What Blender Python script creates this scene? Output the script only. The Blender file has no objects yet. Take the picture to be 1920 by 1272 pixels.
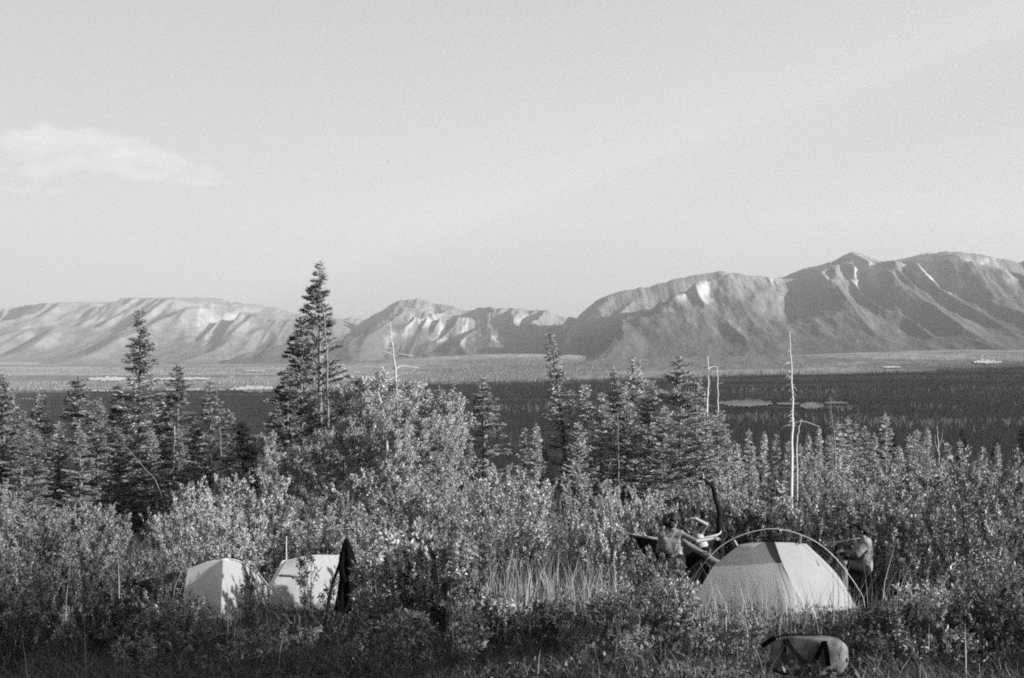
import bpy, bmesh, math, random
import numpy as np
from mathutils import Vector, Matrix, noise as mnoise

# ------------------------------------------------------------------ camera, sky, sun, exposure
SC = bpy.context.scene
COL = SC.collection
F = 1920 * 50.0 / 36.0          # focal length in photograph pixels
CX, CY = 960.0, 636.0
cam = bpy.data.objects.new('camera', bpy.data.cameras.new('camera'))
COL.objects.link(cam)
cam.data.lens = 50.0
cam.data.sensor_width = 36.0
cam.data.clip_start = 0.1
cam.data.clip_end = 60000.0
cam.rotation_euler = (math.radians(90), 0, 0)
SC.camera = cam

SUN_EL = math.radians(17.0)
SUN_AZ = math.radians(72.0)      # from straight behind the camera towards its right
sun_to = Vector((math.sin(SUN_AZ) * math.cos(SUN_EL), -math.cos(SUN_AZ) * math.cos(SUN_EL), math.sin(SUN_EL)))
sd = bpy.data.lights.new('sun', 'SUN')
sd.energy = 5.0
sd.angle = math.radians(0.5)
sd.color = (1.0, 1.0, 1.0)
sun = bpy.data.objects.new('sun', sd)
sun.rotation_euler = sun_to.to_track_quat('Z', 'Y').to_euler()
sun.location = (40, -20, 40)
COL.objects.link(sun)

W = bpy.data.worlds.new('World')
SC.world = W
W.use_nodes = True
nt = W.node_tree
nt.nodes.clear()
def wn(t, **k):
    n = nt.nodes.new(t)
    for a, b in k.items():
        setattr(n, a, b)
    return n
SKY_STRENGTH = 0.05
sky = wn('ShaderNodeTexSky', sky_type='NISHITA', sun_disc=False)
sky.sun_elevation = SUN_EL
sky.sun_rotation = math.pi - SUN_AZ
sky.altitude = 1300.0
sky.air_density = 1.0
sky.dust_density = 2.5
bw = wn('ShaderNodeRGBToBW')
nt.links.new(sky.outputs[0], bw.inputs[0])
# thin cumulus, all round the sky, by direction
tc = wn('ShaderNodeTexCoord')
mp = wn('ShaderNodeMapping')
mp.inputs['Scale'].default_value = (1.0, 1.0, 2.3)
mp.inputs['Location'].default_value = (2.0, 2.0, 8.0)
nt.links.new(tc.outputs['Generated'], mp.inputs[0])
n1 = wn('ShaderNodeTexNoise')
n1.inputs['Scale'].default_value = 20.0
n1.inputs['Detail'].default_value = 7.0
n1.inputs['Roughness'].default_value = 0.52
n1.inputs['Distortion'].default_value = 0.25
nt.links.new(mp.outputs[0], n1.inputs['Vector'])
# clouds sit where a few broad banks are (directions of the banks)
bank = None
for (px, py, rx, ry, w) in [(105, 285, 210, 88, 1.0), (-120, 300, 220, 80, 1.0), (215, 290, 150, 66, 1.0), (290, 312, 110, 46, .95), (370, 326, 100, 34, 0.85), (60, 340, 190, 36, .7), (1630, 28, 50, 22, .38),
                            (-2600, 200, 420, 90, 1.0), (3900, 150, 520, 100, 1.0)]:
    d = Vector(((px - CX) / F, 1.0, (CY - py) / F)).normalized()
    vs = wn('ShaderNodeVectorMath', operation='SUBTRACT')
    nt.links.new(tc.outputs['Generated'], vs.inputs[0])
    vs.inputs[1].default_value = d
    vm = wn('ShaderNodeVectorMath', operation='MULTIPLY')
    nt.links.new(vs.outputs[0], vm.inputs[0])
    vm.inputs[1].default_value = (F / rx, F / rx, F / ry)
    ln = wn('ShaderNodeVectorMath', operation='LENGTH')
    nt.links.new(vm.outputs[0], ln.inputs[0])
    mr = wn('ShaderNodeMapRange', interpolation_type='SMOOTHSTEP')
    mr.inputs['From Min'].default_value = 1.25
    mr.inputs['From Max'].default_value = 0.2
    mr.inputs['To Min'].default_value = 0.0
    mr.inputs['To Max'].default_value = w
    nt.links.new(ln.outputs['Value'], mr.inputs['Value'])
    if bank is None:
        bank = mr.outputs[0]
    else:
        mx = wn('ShaderNodeMath', operation='MAXIMUM')
        nt.links.new(bank, mx.inputs[0])
        nt.links.new(mr.outputs[0], mx.inputs[1])
        bank = mx.outputs[0]
add = wn('ShaderNodeMath', operation='MULTIPLY_ADD')       # noise + bank*0.55
nt.links.new(bank, add.inputs[0])
add.inputs[1].default_value = 0.36
nt.links.new(n1.outputs['Fac'], add.inputs[2])
cm = wn('ShaderNodeMapRange', interpolation_type='SMOOTHSTEP')
cm.inputs['From Min'].default_value = 0.69
cm.inputs['From Max'].default_value = 0.88
cm.inputs['To Max'].default_value = 0.55
nt.links.new(add.outputs[0], cm.inputs['Value'])
cmix = wn('ShaderNodeMix', data_type='FLOAT')
nt.links.new(cm.outputs[0], cmix.inputs[0])
pw = wn('ShaderNodeMath', operation='POWER')          # film-like even sky: compress the sky's range
nt.links.new(bw.outputs[0], pw.inputs[0]); pw.inputs[1].default_value = 0.38
sc_ = wn('ShaderNodeMath', operation='MULTIPLY')
nt.links.new(pw.outputs[0], sc_.inputs[0]); sc_.inputs[1].default_value = 2.58
nt.links.new(sc_.outputs[0], cmix.inputs[2])
cb = wn('ShaderNodeMapRange')
nt.links.new(n1.outputs['Fac'], cb.inputs[0])
cb.inputs['From Min'].default_value = .35; cb.inputs['From Max'].default_value = .65; cb.inputs['To Min'].default_value = 4.6; cb.inputs['To Max'].default_value = 6.5
nt.links.new(cb.outputs[0], cmix.inputs[3])
bg = wn('ShaderNodeBackground')
bg.inputs['Strength'].default_value = SKY_STRENGTH
nt.links.new(cmix.outputs[0], bg.inputs['Color'])
wo = wn('ShaderNodeOutputWorld')
nt.links.new(bg.outputs[0], wo.inputs[0])

SC.view_settings.view_transform = 'Standard'
SC.view_settings.look = 'None'
SC.view_settings.gamma = 1.0
SC.view_settings.exposure = 1.62
SC.render.engine = 'CYCLES'
SC.cycles.max_bounces = 6
SC.cycles.diffuse_bounces = 3
SC.cycles.glossy_bounces = 2
SC.cycles.transmission_bounces = 3
SC.cycles.transparent_max_bounces = 4
SC.cycles.volume_bounces = 0
SC.cycles.use_denoising = False
SC.cycles.pixel_filter_type = 'BLACKMAN_HARRIS'
SC.cycles.filter_width = 1.9

# ------------------------------------------------------------------ helpers
R = math.radians
def P(px, py, d):
    return Vector(((px - CX) / F * d, d, (CY - py) / F * d))
def tag(o, label=None, cat=None, group=None, kind=None):
    if label: o['label'] = label
    if cat: o['category'] = cat
    if group: o['group'] = group
    if kind: o['kind'] = kind
    return o
def link(name, me, mat=None, parent=None):
    o = bpy.data.objects.new(name, me)
    COL.objects.link(o)
    if mat is not None:
        if not me.materials:
            me.materials.append(mat)
        elif me.materials[0] is not mat:
            o.material_slots[0].link = 'OBJECT'
            o.material_slots[0].material = mat
    o.parent = parent
    return o
def empty(name, loc=(0, 0, 0), rz=0.0, label=None, cat=None, group=None):
    o = bpy.data.objects.new(name, None)
    o.empty_display_size = 0.2
    COL.objects.link(o)
    o.location = loc
    o.rotation_euler = (0, 0, rz)
    return tag(o, label, cat, group)
def mesh_np(name, verts, faces, smooth=False):
    """verts (N,3), faces (M,k) with one k"""
    me = bpy.data.meshes.new(name)
    verts = np.asarray(verts, dtype=np.float32)
    faces = np.asarray(faces, dtype=np.int32)
    k = faces.shape[1]
    me.vertices.add(len(verts))
    me.vertices.foreach_set('co', verts.ravel())
    me.loops.add(faces.size)
    me.loops.foreach_set('vertex_index', faces.ravel())
    me.polygons.add(len(faces))
    me.polygons.foreach_set('loop_start', np.arange(0, faces.size, k, dtype=np.int32))
    if smooth:
        me.polygons.foreach_set('use_smooth', np.ones(len(faces), dtype=bool))
    me.update(calc_edges=True)
    return me
def copy_tree(o, parent=None):
    c = o.copy()
    COL.objects.link(c)
    c.parent = parent
    for ch in o.children:
        copy_tree(ch, c)
    return c

class Tubes:
    """tapered tubes along polylines, gathered into one mesh"""
    def __init__(s):
        s.v = []; s.f = []; s.n = 0
    def add(s, pts, r0, r1=None, sides=5, radii=None, cap=True):
        pts = [Vector(p) for p in pts]
        n = len(pts)
        if radii is None:
            r1 = r0 if r1 is None else r1
            radii = [r0 + (r1 - r0) * i / (n - 1) for i in range(n)]
        up = None
        for i, p in enumerate(pts):
            t = (pts[min(i + 1, n - 1)] - pts[max(i - 1, 0)])
            if t.length < 1e-9: t = Vector((0, 0, 1))
            t.normalize()
            if up is None:
                a = t.orthogonal().normalized()
            else:
                a = up - t * up.dot(t)
                a = a.normalized() if a.length > 1e-6 else t.orthogonal().normalized()
            up = a
            b = t.cross(a)
            for k in range(sides):
                an = 2 * math.pi * k / sides
                s.v.append(p + (a * math.cos(an) + b * math.sin(an)) * radii[i])
        for i in range(n - 1):
            for k in range(sides):
                k2 = (k + 1) % sides
                q = s.n + i * sides
                s.f.append((q + k, q + k2, q + sides + k2, q + sides + k))
        if cap and sides >= 4:
            for base in (s.n, s.n + (n - 1) * sides):
                if sides == 4:
                    s.f.append(tuple(base + k for k in range(4)))
                else:
                    c = sum((s.v[base + k] for k in range(sides)), Vector()) / sides
                    s.v.append(c); ci = len(s.v) - 1
                    for k in range(0, sides, 2):
                        s.f.append((base + k, base + (k + 1) % sides, base + (k + 2) % sides, ci) if k + 1 < sides or sides % 2 == 0 else (base + k, base, ci, ci))
        s.n = len(s.v)
    def mesh(s, name, smooth=True):
        me = bpy.data.meshes.new(name)
        me.from_pydata([tuple(v) for v in s.v], [], [tuple(dict.fromkeys(f)) for f in s.f])
        if smooth:
            for p in me.polygons: p.use_smooth = True
        me.update()
        return me

def curve_pts(ctrl, n=24):
    """Catmull-Rom through control points"""
    c = [Vector(p) for p in ctrl]
    c = [c[0] * 2 - c[1]] + c + [c[-1] * 2 - c[-2]]
    out = []
    segs = len(c) - 3
    for i in range(segs):
        m = max(2, n // segs)
        for j in range(m + (1 if i == segs - 1 else 0)):
            t = j / m
            p0, p1, p2, p3 = c[i:i + 4]
            out.append(0.5 * ((2 * p1) + (p2 - p0) * t + (2 * p0 - 5 * p1 + 4 * p2 - p3) * t * t + (3 * p1 - p0 - 3 * p2 + p3) * t ** 3))
    return out

# value noise in numpy
def _hash(ix, iy, seed):
    h = (ix.astype(np.int64) * 374761393 + iy.astype(np.int64) * 668265263 + seed * 1442695041) & 0x7fffffff
    h = ((h ^ (h >> 13)) * 1274126177) & 0x7fffffff
    h = (h ^ (h >> 16)) & 0xffffff
    return h / float(0xffffff)
def vnoise(x, y, seed=0):
    x = np.asarray(x, dtype=np.float64); y = np.asarray(y, dtype=np.float64)
    ix = np.floor(x); iy = np.floor(y)
    fx = x - ix; fy = y - iy
    fx = fx * fx * (3 - 2 * fx); fy = fy * fy * (3 - 2 * fy)
    a = _hash(ix, iy, seed); b = _hash(ix + 1, iy, seed)
    c = _hash(ix, iy + 1, seed); d = _hash(ix + 1, iy + 1, seed)
    return (a * (1 - fx) + b * fx) * (1 - fy) + (c * (1 - fx) + d * fx) * fy
def fbm(x, y, seed=0, oct=5, gain=0.5):
    s = 0; a = 1.0; t = 0
    for i in range(oct):
        s = s + a * vnoise(x * 2 ** i, y * 2 ** i, seed + i * 17)
        t += a; a *= gain
    return s / t
def smooth(a, b, x):
    t = np.clip((np.asarray(x, dtype=np.float64) - a) / (b - a), 0, 1)
    return t * t * (3 - 2 * t)

# ------------------------------------------------------------------ materials (a black and white photograph: greys only)
MATS = {}
def mat(name, g, rough=0.7, spec=0.3, var=0.0, scale=6.0, island=0.0, obj=0.0, trans=0.0, bump=0.0, sheen=0.0, stretch=None, coord='Object', detail=4.0):
    g = g * 0.62
    m = bpy.data.materials.new(name)
    m.use_nodes = True
    n = m.node_tree; n.nodes.clear(); L = n.links.new
    out = n.nodes.new('ShaderNodeOutputMaterial')
    pb = n.nodes.new('ShaderNodeBsdfPrincipled')
    pb.inputs['Roughness'].default_value = rough
    pb.inputs['Specular IOR Level'].default_value = spec
    val = None
    def mul(a, b):
        q = n.nodes.new('ShaderNodeMath'); q.operation = 'MULTIPLY'
        if hasattr(a, 'links'): L(a, q.inputs[0])
        else: q.inputs[0].default_value = a
        if hasattr(b, 'links'): L(b, q.inputs[1])
        else: q.inputs[1].default_value = b
        return q.outputs[0]
    def rng(sock, amt):
        q = n.nodes.new('ShaderNodeMapRange')
        L(sock, q.inputs[0])
        q.inputs['To Min'].default_value = 1 - amt
        q.inputs['To Max'].default_value = 1 + amt
        return q.outputs[0]
    val = g
    nz = None
    if var or bump:
        c = n.nodes.new('ShaderNodeTexCoord')
        nz = n.nodes.new('ShaderNodeTexNoise')
        nz.inputs['Scale'].default_value = scale
        nz.inputs['Detail'].default_value = detail
        nz.inputs['Roughness'].default_value = 0.6
        if stretch:
            mpn = n.nodes.new('ShaderNodeMapping'); mpn.inputs['Scale'].default_value = stretch
            L(c.outputs[coord], mpn.inputs[0]); L(mpn.outputs[0], nz.inputs['Vector'])
        else:
            L(c.outputs[coord], nz.inputs['Vector'])
    if var:
        q = n.nodes.new('ShaderNodeMapRange')
        L(nz.outputs['Fac'], q.inputs[0])
        q.inputs['From Min'].default_value = 0.3; q.inputs['From Max'].default_value = 0.7
        q.inputs['To Min'].default_value = 1 - var; q.inputs['To Max'].default_value = 1 + var
        val = mul(val, q.outputs[0])
    if island:
        gi = n.nodes.new('ShaderNodeNewGeometry')
        val = mul(val, rng(gi.outputs['Random Per Island'], island))
    if obj:
        oi = n.nodes.new('ShaderNodeObjectInfo')
        val = mul(val, rng(oi.outputs['Random'], obj))
    if hasattr(val, 'links'):
        cc = n.nodes.new('ShaderNodeCombineColor')
        for i in range(3): L(val, cc.inputs[i])
        colr = cc.outputs[0]
        L(colr, pb.inputs['Base Color'])
    else:
        colr = None
        pb.inputs['Base Color'].default_value = (g, g, g, 1)
    if bump:
        b = n.nodes.new('ShaderNodeBump')
        b.inputs['Strength'].default_value = bump
        b.inputs['Distance'].default_value = 0.02
        L(nz.outputs['Fac'], b.inputs['Height'])
        L(b.outputs[0], pb.inputs['Normal'])
    sh = pb.outputs[0]
    if trans:
        tr = n.nodes.new('ShaderNodeBsdfTranslucent')
        if colr: L(colr, tr.inputs[0])
        else: tr.inputs[0].default_value = (g, g, g, 1)
        mxs = n.nodes.new('ShaderNodeMixShader')
        mxs.inputs[0].default_value = trans
        L(pb.outputs[0], mxs.inputs[1]); L(tr.outputs[0], mxs.inputs[2])
        sh = mxs.outputs[0]
    L(sh, out.inputs[0])
    MATS[name] = m
    return m

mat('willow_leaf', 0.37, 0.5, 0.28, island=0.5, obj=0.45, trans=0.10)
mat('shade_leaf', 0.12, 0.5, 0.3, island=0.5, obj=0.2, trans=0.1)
mat('aspen_leaf', 0.42, 0.55, 0.25, island=0.5, obj=0.2, trans=0.12)
mat('needles_shaded', 0.05, 0.8, 0.05, island=0.5, obj=0.25)  # shade of the hillside put into the needle colour
mat('needles_pine', 0.38, 0.5, 0.35, island=0.5, trans=0.08)
mat('needles', 0.31, 0.5, 0.4, island=0.5, obj=0.25, trans=0.06)
mat('needles_pale', 0.56, 0.5, 0.4, island=0.5, obj=0.2, trans=0.1)
mat('bark', 0.16, 0.9, 0.2, var=0.5, scale=9, stretch=(6, 6, 1), bump=0.6)
mat('bark_pale', 0.20, 0.8, 0.2, var=0.4, scale=6, stretch=(3, 3, 1.2), bump=0.4)
mat('dead_wood', 0.58, 0.75, 0.25, var=0.3, scale=10, stretch=(6, 6, 1), bump=0.4)
mat('charred', 0.007, 0.8, 0.12, var=0.6, scale=12, stretch=(5, 5, 1), bump=0.8)
mat('log_dark', 0.02, 0.85, 0.15, var=0.6, scale=8, stretch=(1, 6, 6), bump=0.8)
mat('stem', 0.11, 0.8, 0.2, obj=0.3)
mat('grass', 0.10, 0.5, 0.4, island=0.6, trans=0.15)
mat('dry_grass', 0.36, 0.6, 0.3, island=0.5, trans=0.2)
mat('forb', 0.10, 0.5, 0.3, island=0.6, trans=0.2)
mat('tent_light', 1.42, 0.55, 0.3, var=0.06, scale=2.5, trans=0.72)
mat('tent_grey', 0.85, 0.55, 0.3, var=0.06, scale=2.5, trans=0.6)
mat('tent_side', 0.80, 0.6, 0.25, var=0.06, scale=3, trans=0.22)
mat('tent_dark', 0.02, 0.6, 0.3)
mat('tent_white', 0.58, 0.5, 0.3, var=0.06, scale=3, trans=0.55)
mat('metal_pole', 0.62, 0.35, 0.5)
mat('skin', 0.19, 0.5, 0.4, var=0.08, scale=8)
mat('skin_deep', 0.16, 0.5, 0.4, var=0.08, scale=8)
mat('hair', 0.005, 0.55, 0.25, var=0.5, scale=60, bump=0.6)
mat('black_cloth', 0.003, 0.9, 0.06, var=0.5, scale=5)
mat('dark_cloth', 0.012, 0.85, 0.1, var=0.4, scale=12)
mat('grey_cloth', 0.23, 0.8, 0.2, var=0.1, scale=8)
mat('pale_cloth', 0.40, 0.8, 0.2, var=0.1, scale=8)
mat('patterned_shirt', 0.18, 0.8, 0.2, var=0.85, scale=7, detail=1.5)
mat('hammock_cloth', 0.008, 0.8, 0.1, var=0.3, scale=4)
mat('hammock_rim', 0.28, 0.7, 0.3)
mat('rope', 0.55, 0.8, 0.2)
mat('bag', 0.15, 0.8, 0.2, var=0.8, scale=5, bump=0.6)  # mottling stands for sun through leaves, put into the cloth colour
mat('bag_strap', 0.003, 0.85, 0.08)
mat('boulder', 0.34, 0.9, 0.2, var=0.4, scale=6, bump=0.8)
mat('building', 0.95, 0.7, 0.3)
mat('roof', 0.3, 0.6, 0.3)
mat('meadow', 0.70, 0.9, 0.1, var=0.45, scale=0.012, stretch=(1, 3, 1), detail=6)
mat('eye', 0.02, 0.2, 0.5)
mat('far_forest_shaded', 0.13, 1.0, 0.0, island=0.5)  # valley shadow put into the tree colour
mat('far_forest_sunlit', 0.26, 1.0, 0.0, island=0.4)

# ------------------------------------------------------------------ ground
YK = np.array([-400, 0, 100, 160, 250, 400, 900, 1500, 2200, 30000.])
ZK = np.array([47.2, -1.6, -13.8, -21.3, -34.0, -58.0, -121.0, -147.0, -150.0, -150.0])
def gz(x, y):
    x = np.asarray(x, dtype=np.float64); y = np.asarray(y, dtype=np.float64)
    z = np.interp(y, YK, ZK)
    near = 1 - smooth(120, 300, np.abs(y))
    z = z + near * ((fbm(x * .13 + 7, y * .13 + 3, 5, 3) - .5) * 0.7 + (fbm(x * .6, y * .6, 9, 3) - .5) * 0.14)
    mid = smooth(150, 500, y) * (1 - smooth(1500, 2600, y))
    z = z + mid * (fbm(x * .004, y * .004, 21, 4) - .5) * 30
    far = smooth(2500, 4200, y)
    t = x / np.maximum(y, 1)
    z = z + far * (fbm(x * .0012, y * .0009, 33, 4) - .5) * 26 * smooth(3000, 6000, y)
    z = z + np.maximum(y - 4300, 0) * 0.034 * smooth(-0.05, 0.36, t)
    z = z + 62 * np.exp(-((x + 100) / 900) ** 2 - ((y - 7600) / 500) ** 2) + 45 * np.exp(-((x - 500) / 1200) ** 2 - ((y - 6300) / 320) ** 2)
    return z
def gzs(x, y): return float(gz(x, y))
def G(px, d, lift=0.0):
    x = (px - CX) / F * d
    return Vector((x, d, gzs(x, d) + lift))
def on(x, y, lift=0.0): return Vector((x, y, gzs(x, y) + lift))

ys = np.concatenate([np.linspace(-1500, -20, 24), np.arange(-12, 40, 0.45), np.arange(40, 140, 2.0), np.geomspace(141, 2500, 90), np.geomspace(2550, 16000, 130)])
us = np.linspace(-1, 1, 421)
us = np.sign(us) * np.abs(us) ** 3.0
yy, uu = np.meshgrid(ys, us, indexing='ij')
wid = 4200 + np.maximum(yy - 40, 0) * 0.75
xx = uu * wid
zz = gz(xx, yy)
nr, nc = xx.shape
idx = np.arange(nr * nc).reshape(nr, nc)
quads = np.stack([idx[:-1, :-1], idx[:-1, 1:], idx[1:, 1:], idx[1:, :-1]], -1).reshape(-1, 4)
gm = mesh_np('ground', np.stack([xx, yy, zz], -1).reshape(-1, 3), quads, True)
# cover: 0 = spruce in painted shade, 1 = sunlit grass and broadleaf; valley floor far off, bands that run across it
pxx = CX + xx / np.maximum(yy, 1) * F
EK = ([0, 500, 900, 1500, 1900], [3960, 4200, 5000, 5250, 5700])
edge = np.interp(pxx, *EK) + (fbm(xx * .0030, yy * .0008, 51, 5) - .5) * 500
cover = smooth(-350, 450, yy - edge) * (0.45 + 0.55 * smooth(.42, .62, fbm(xx * .0011 + 5, yy * .0035, 77, 5)))
cover = cover + (1 - smooth(-150, 150, yy - edge)) * smooth(.50, .68, fbm(xx * .0012 + 9, yy * .0060, 87, 5)) * 0.5
cover[yy < 600] = 0.15
at = gm.attributes.new('cover', 'FLOAT', 'POINT')
at.data.foreach_set('value', np.clip(cover, 0, 1).ravel().astype(np.float32))
m = bpy.data.materials.new('ground'); m.use_nodes = True
n = m.node_tree; pb = n.nodes['Principled BSDF']; L = n.links.new
pb.inputs['Roughness'].default_value = 1.0; pb.inputs['Specular IOR Level'].default_value = 0.0
a = n.nodes.new('ShaderNodeAttribute'); a.attribute_name = 'cover'
c = n.nodes.new('ShaderNodeTexCoord')
nz = n.nodes.new('ShaderNodeTexNoise'); nz.inputs['Scale'].default_value = 0.02; nz.inputs['Detail'].default_value = 8; nz.inputs['Roughness'].default_value = .72
mpn = n.nodes.new('ShaderNodeMapping'); mpn.inputs['Scale'].default_value = (1, .4, 1)
L(c.outputs['Object'], mpn.inputs[0]); L(mpn.outputs[0], nz.inputs['Vector'])
nz2 = n.nodes.new('ShaderNodeTexNoise'); nz2.inputs['Scale'].default_value = 5.0; nz2.inputs['Detail'].default_value = 5
L(c.outputs['Object'], nz2.inputs['Vector'])
r1 = n.nodes.new('ShaderNodeMapRange'); L(a.outputs['Fac'], r1.inputs[0]); r1.inputs['To Min'].default_value = 0.035; r1.inputs['To Max'].default_value = 0.24
r2 = n.nodes.new('ShaderNodeMapRange'); L(nz.outputs['Fac'], r2.inputs[0]); r2.inputs['From Min'].default_value = .3; r2.inputs['From Max'].default_value = .7; r2.inputs['To Min'].default_value = 0.5; r2.inputs['To Max'].default_value = 1.5
r3 = n.nodes.new('ShaderNodeMapRange'); L(nz2.outputs['Fac'], r3.inputs[0]); r3.inputs['From Min'].default_value = .3; r3.inputs['From Max'].default_value = .7; r3.inputs['To Min'].default_value = 0.6; r3.inputs['To Max'].default_value = 1.4
q1 = n.nodes.new('ShaderNodeMath'); q1.operation = 'MULTIPLY'; L(r1.outputs[0], q1.inputs[0]); L(r2.outputs[0], q1.inputs[1])
q2 = n.nodes.new('ShaderNodeMath'); q2.operation = 'MULTIPLY'; L(q1.outputs[0], q2.inputs[0]); L(r3.outputs[0], q2.inputs[1])
cc = n.nodes.new('ShaderNodeCombineColor')
for i in range(3): L(q2.outputs[0], cc.inputs[i])
L(cc.outputs[0], pb.inputs['Base Color'])
bp = n.nodes.new('ShaderNodeBump'); bp.inputs['Strength'].default_value = 0.8; bp.inputs['Distance'].default_value = 0.05
L(nz2.outputs['Fac'], bp.inputs['Height']); L(bp.outputs[0], pb.inputs['Normal'])
tag(link('ground', gm, m), kind='structure')

# ------------------------------------------------------------------ mountains
def mountain_material(name, forest, rock):
    m = bpy.data.materials.new(name); m.use_nodes = True
    n = m.node_tree; pb = n.nodes['Principled BSDF']; L = n.links.new
    pb.inputs['Roughness'].default_value = 1.0; pb.inputs['Specular IOR Level'].default_value = 0.0
    a = n.nodes.new('ShaderNodeAttribute'); a.attribute_name = 'scree_sunlit'
    c = n.nodes.new('ShaderNodeTexCoord')
    nz = n.nodes.new('ShaderNodeTexNoise'); nz.inputs['Scale'].default_value = 0.012; nz.inputs['Detail'].default_value = 8; nz.inputs['Roughness'].default_value = .68
    mpn = n.nodes.new('ShaderNodeMapping'); mpn.inputs['Scale'].default_value = (1, .45, .45)
    L(c.outputs['Object'], mpn.inputs[0]); L(mpn.outputs[0], nz.inputs['Vector'])
    r1 = n.nodes.new('ShaderNodeMapRange'); L(a.outputs['Fac'], r1.inputs[0]); r1.inputs['To Min'].default_value = forest; r1.inputs['To Max'].default_value = rock
    r2 = n.nodes.new('ShaderNodeMapRange'); L(nz.outputs['Fac'], r2.inputs[0]); r2.inputs['From Min'].default_value = .3; r2.inputs['From Max'].default_value = .7; r2.inputs['To Min'].default_value = 0.72; r2.inputs['To Max'].default_value = 1.28
    q1 = n.nodes.new('ShaderNodeMath'); q1.operation = 'MULTIPLY'; L(r1.outputs[0], q1.inputs[0]); L(r2.outputs[0], q1.inputs[1])
    cc = n.nodes.new('ShaderNodeCombineColor')
    for i in range(3): L(q1.outputs[0], cc.inputs[i])
    L(cc.outputs[0], pb.inputs['Base Color'])
    bp = n.nodes.new('ShaderNodeBump'); bp.inputs['Strength'].default_value = 0.7; bp.inputs['Distance'].default_value = 30.0
    L(nz.outputs['Fac'], bp.inputs['Height']); L(bp.outputs[0], pb.inputs['Normal'])
    return m
def range_mesh(name, sky_pts, D, foot, seed, freq, amp, scree_sunlit, mtl, power=1.15, back=2500, rough=7.0):
    sp = np.array(sky_pts, dtype=np.float64)
    pxs = np.linspace(sp[0, 0], sp[-1, 0], 640)
    # smooth interpolation of the crest plus small teeth
    pys = np.interp(pxs, sp[:, 0], sp[:, 1])
    ker = np.hanning(7); ker /= ker.sum()
    pys = np.convolve(np.pad(pys, 3, 'edge'), ker, 'valid')
    pys = pys + (fbm(pxs * .06, pxs * 0 + seed, seed, 4, .6) - .5) * rough * 1.1
    X = (pxs - CX) / F * D
    Z = (CY - pys) / F * D
    v = np.concatenate([-np.linspace(1, 0.06, 8), np.linspace(0, 1, 170) ** 1.1])
    vv, XX = np.meshgrid(v, X, indexing='ij')
    ZR = np.broadcast_to(Z, XX.shape)
    YY = np.where(vv < 0, D - vv * back, D - vv * (D - foot))
    base = gz(XX, np.maximum(YY, 3000)) - 25
    av = np.abs(vv)
    warp = (fbm(XX * freq * .5, av * 1.4, seed + 3, 3) - .5) * 1.6
    n1 = vnoise(XX * freq + warp, av * 1.1 + seed, seed + 1)
    r1 = 1 - np.abs(2 * n1 - 1)
    n2 = vnoise(XX * freq * 2.6 + warp * 2, av * 2.6 + seed, seed + 2)
    r2 = 1 - np.abs(2 * n2 - 1)
    n3 = 1 - np.abs(2 * vnoise(XX * freq * 6.5 + warp * 4, av * 4.5 + seed, seed + 7) - 1) + .6 * fbm(XX * freq * 16, av * 14, seed + 8, 3)
    w = np.where(vv > 0, 1.0, 0.0) * np.clip(av * 4.5, 0, 1) * np.clip((1 - av) * 1.6, 0, 1)
    H = ZR - base
    prof = np.clip(1 - av, 0, 1) ** (power + 0.5 * (1 - r1))
    ZZ = base + H * prof + w * amp * ((r1 - .6) * 1.0 + (r2 - .5) * .55 + (n3 - .8) * .24)
    lim = YY * (CY - pys)[None, :] / F
    ZZ = np.where(vv > 0, np.minimum(ZZ, lim * 0.985 - 2), ZZ)
    nr, nc = XX.shape
    idx = np.arange(nr * nc).reshape(nr, nc)
    q = np.stack([idx[:-1, :-1], idx[:-1, 1:], idx[1:, 1:], idx[1:, :-1]], -1).reshape(-1, 4)[:, ::-1]
    me = mesh_np(name, np.stack([XX, YY, ZZ], -1).reshape(-1, 3), q, True)
    PX = CX + XX / YY * F
    PY = CY - ZZ / YY * F
    s = np.zeros_like(PX)
    wob = fbm(PX * .05, PY * .03, seed + 40, 4) - .5
    PXs = PX + (fbm(PX * .022, PY * .022, seed + 81, 4) - .5) * 60
    PYs = PY + (fbm(PX * .022 + 40, PY * .022, seed + 82, 4) - .5) * 46
    streak = fbm(PX * .16, PY * .025, seed + 83, 3) - .5
    for (cx, cy, rx, ry, k) in scree_sunlit:
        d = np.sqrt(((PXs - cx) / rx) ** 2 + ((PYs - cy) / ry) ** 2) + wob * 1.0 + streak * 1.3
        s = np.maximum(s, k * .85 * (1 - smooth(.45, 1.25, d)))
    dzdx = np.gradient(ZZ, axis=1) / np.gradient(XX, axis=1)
    s = s * (.35 + .65 * smooth(.25, -.25, dzdx) if False else .35 + .65 * (1 - smooth(-.35, .15, dzdx)))  # pale patches favour right-facing slopes: sunlit sides put into the colour
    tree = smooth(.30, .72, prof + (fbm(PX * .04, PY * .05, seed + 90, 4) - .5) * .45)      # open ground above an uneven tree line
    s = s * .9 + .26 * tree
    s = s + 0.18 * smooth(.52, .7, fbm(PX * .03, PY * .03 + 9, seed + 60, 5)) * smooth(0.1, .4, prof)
    at = me.attributes.new('scree_sunlit', 'FLOAT', 'POINT')
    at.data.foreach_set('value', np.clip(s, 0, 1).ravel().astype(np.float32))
    return tag(link(name, me, mtl), kind='structure')

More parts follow.
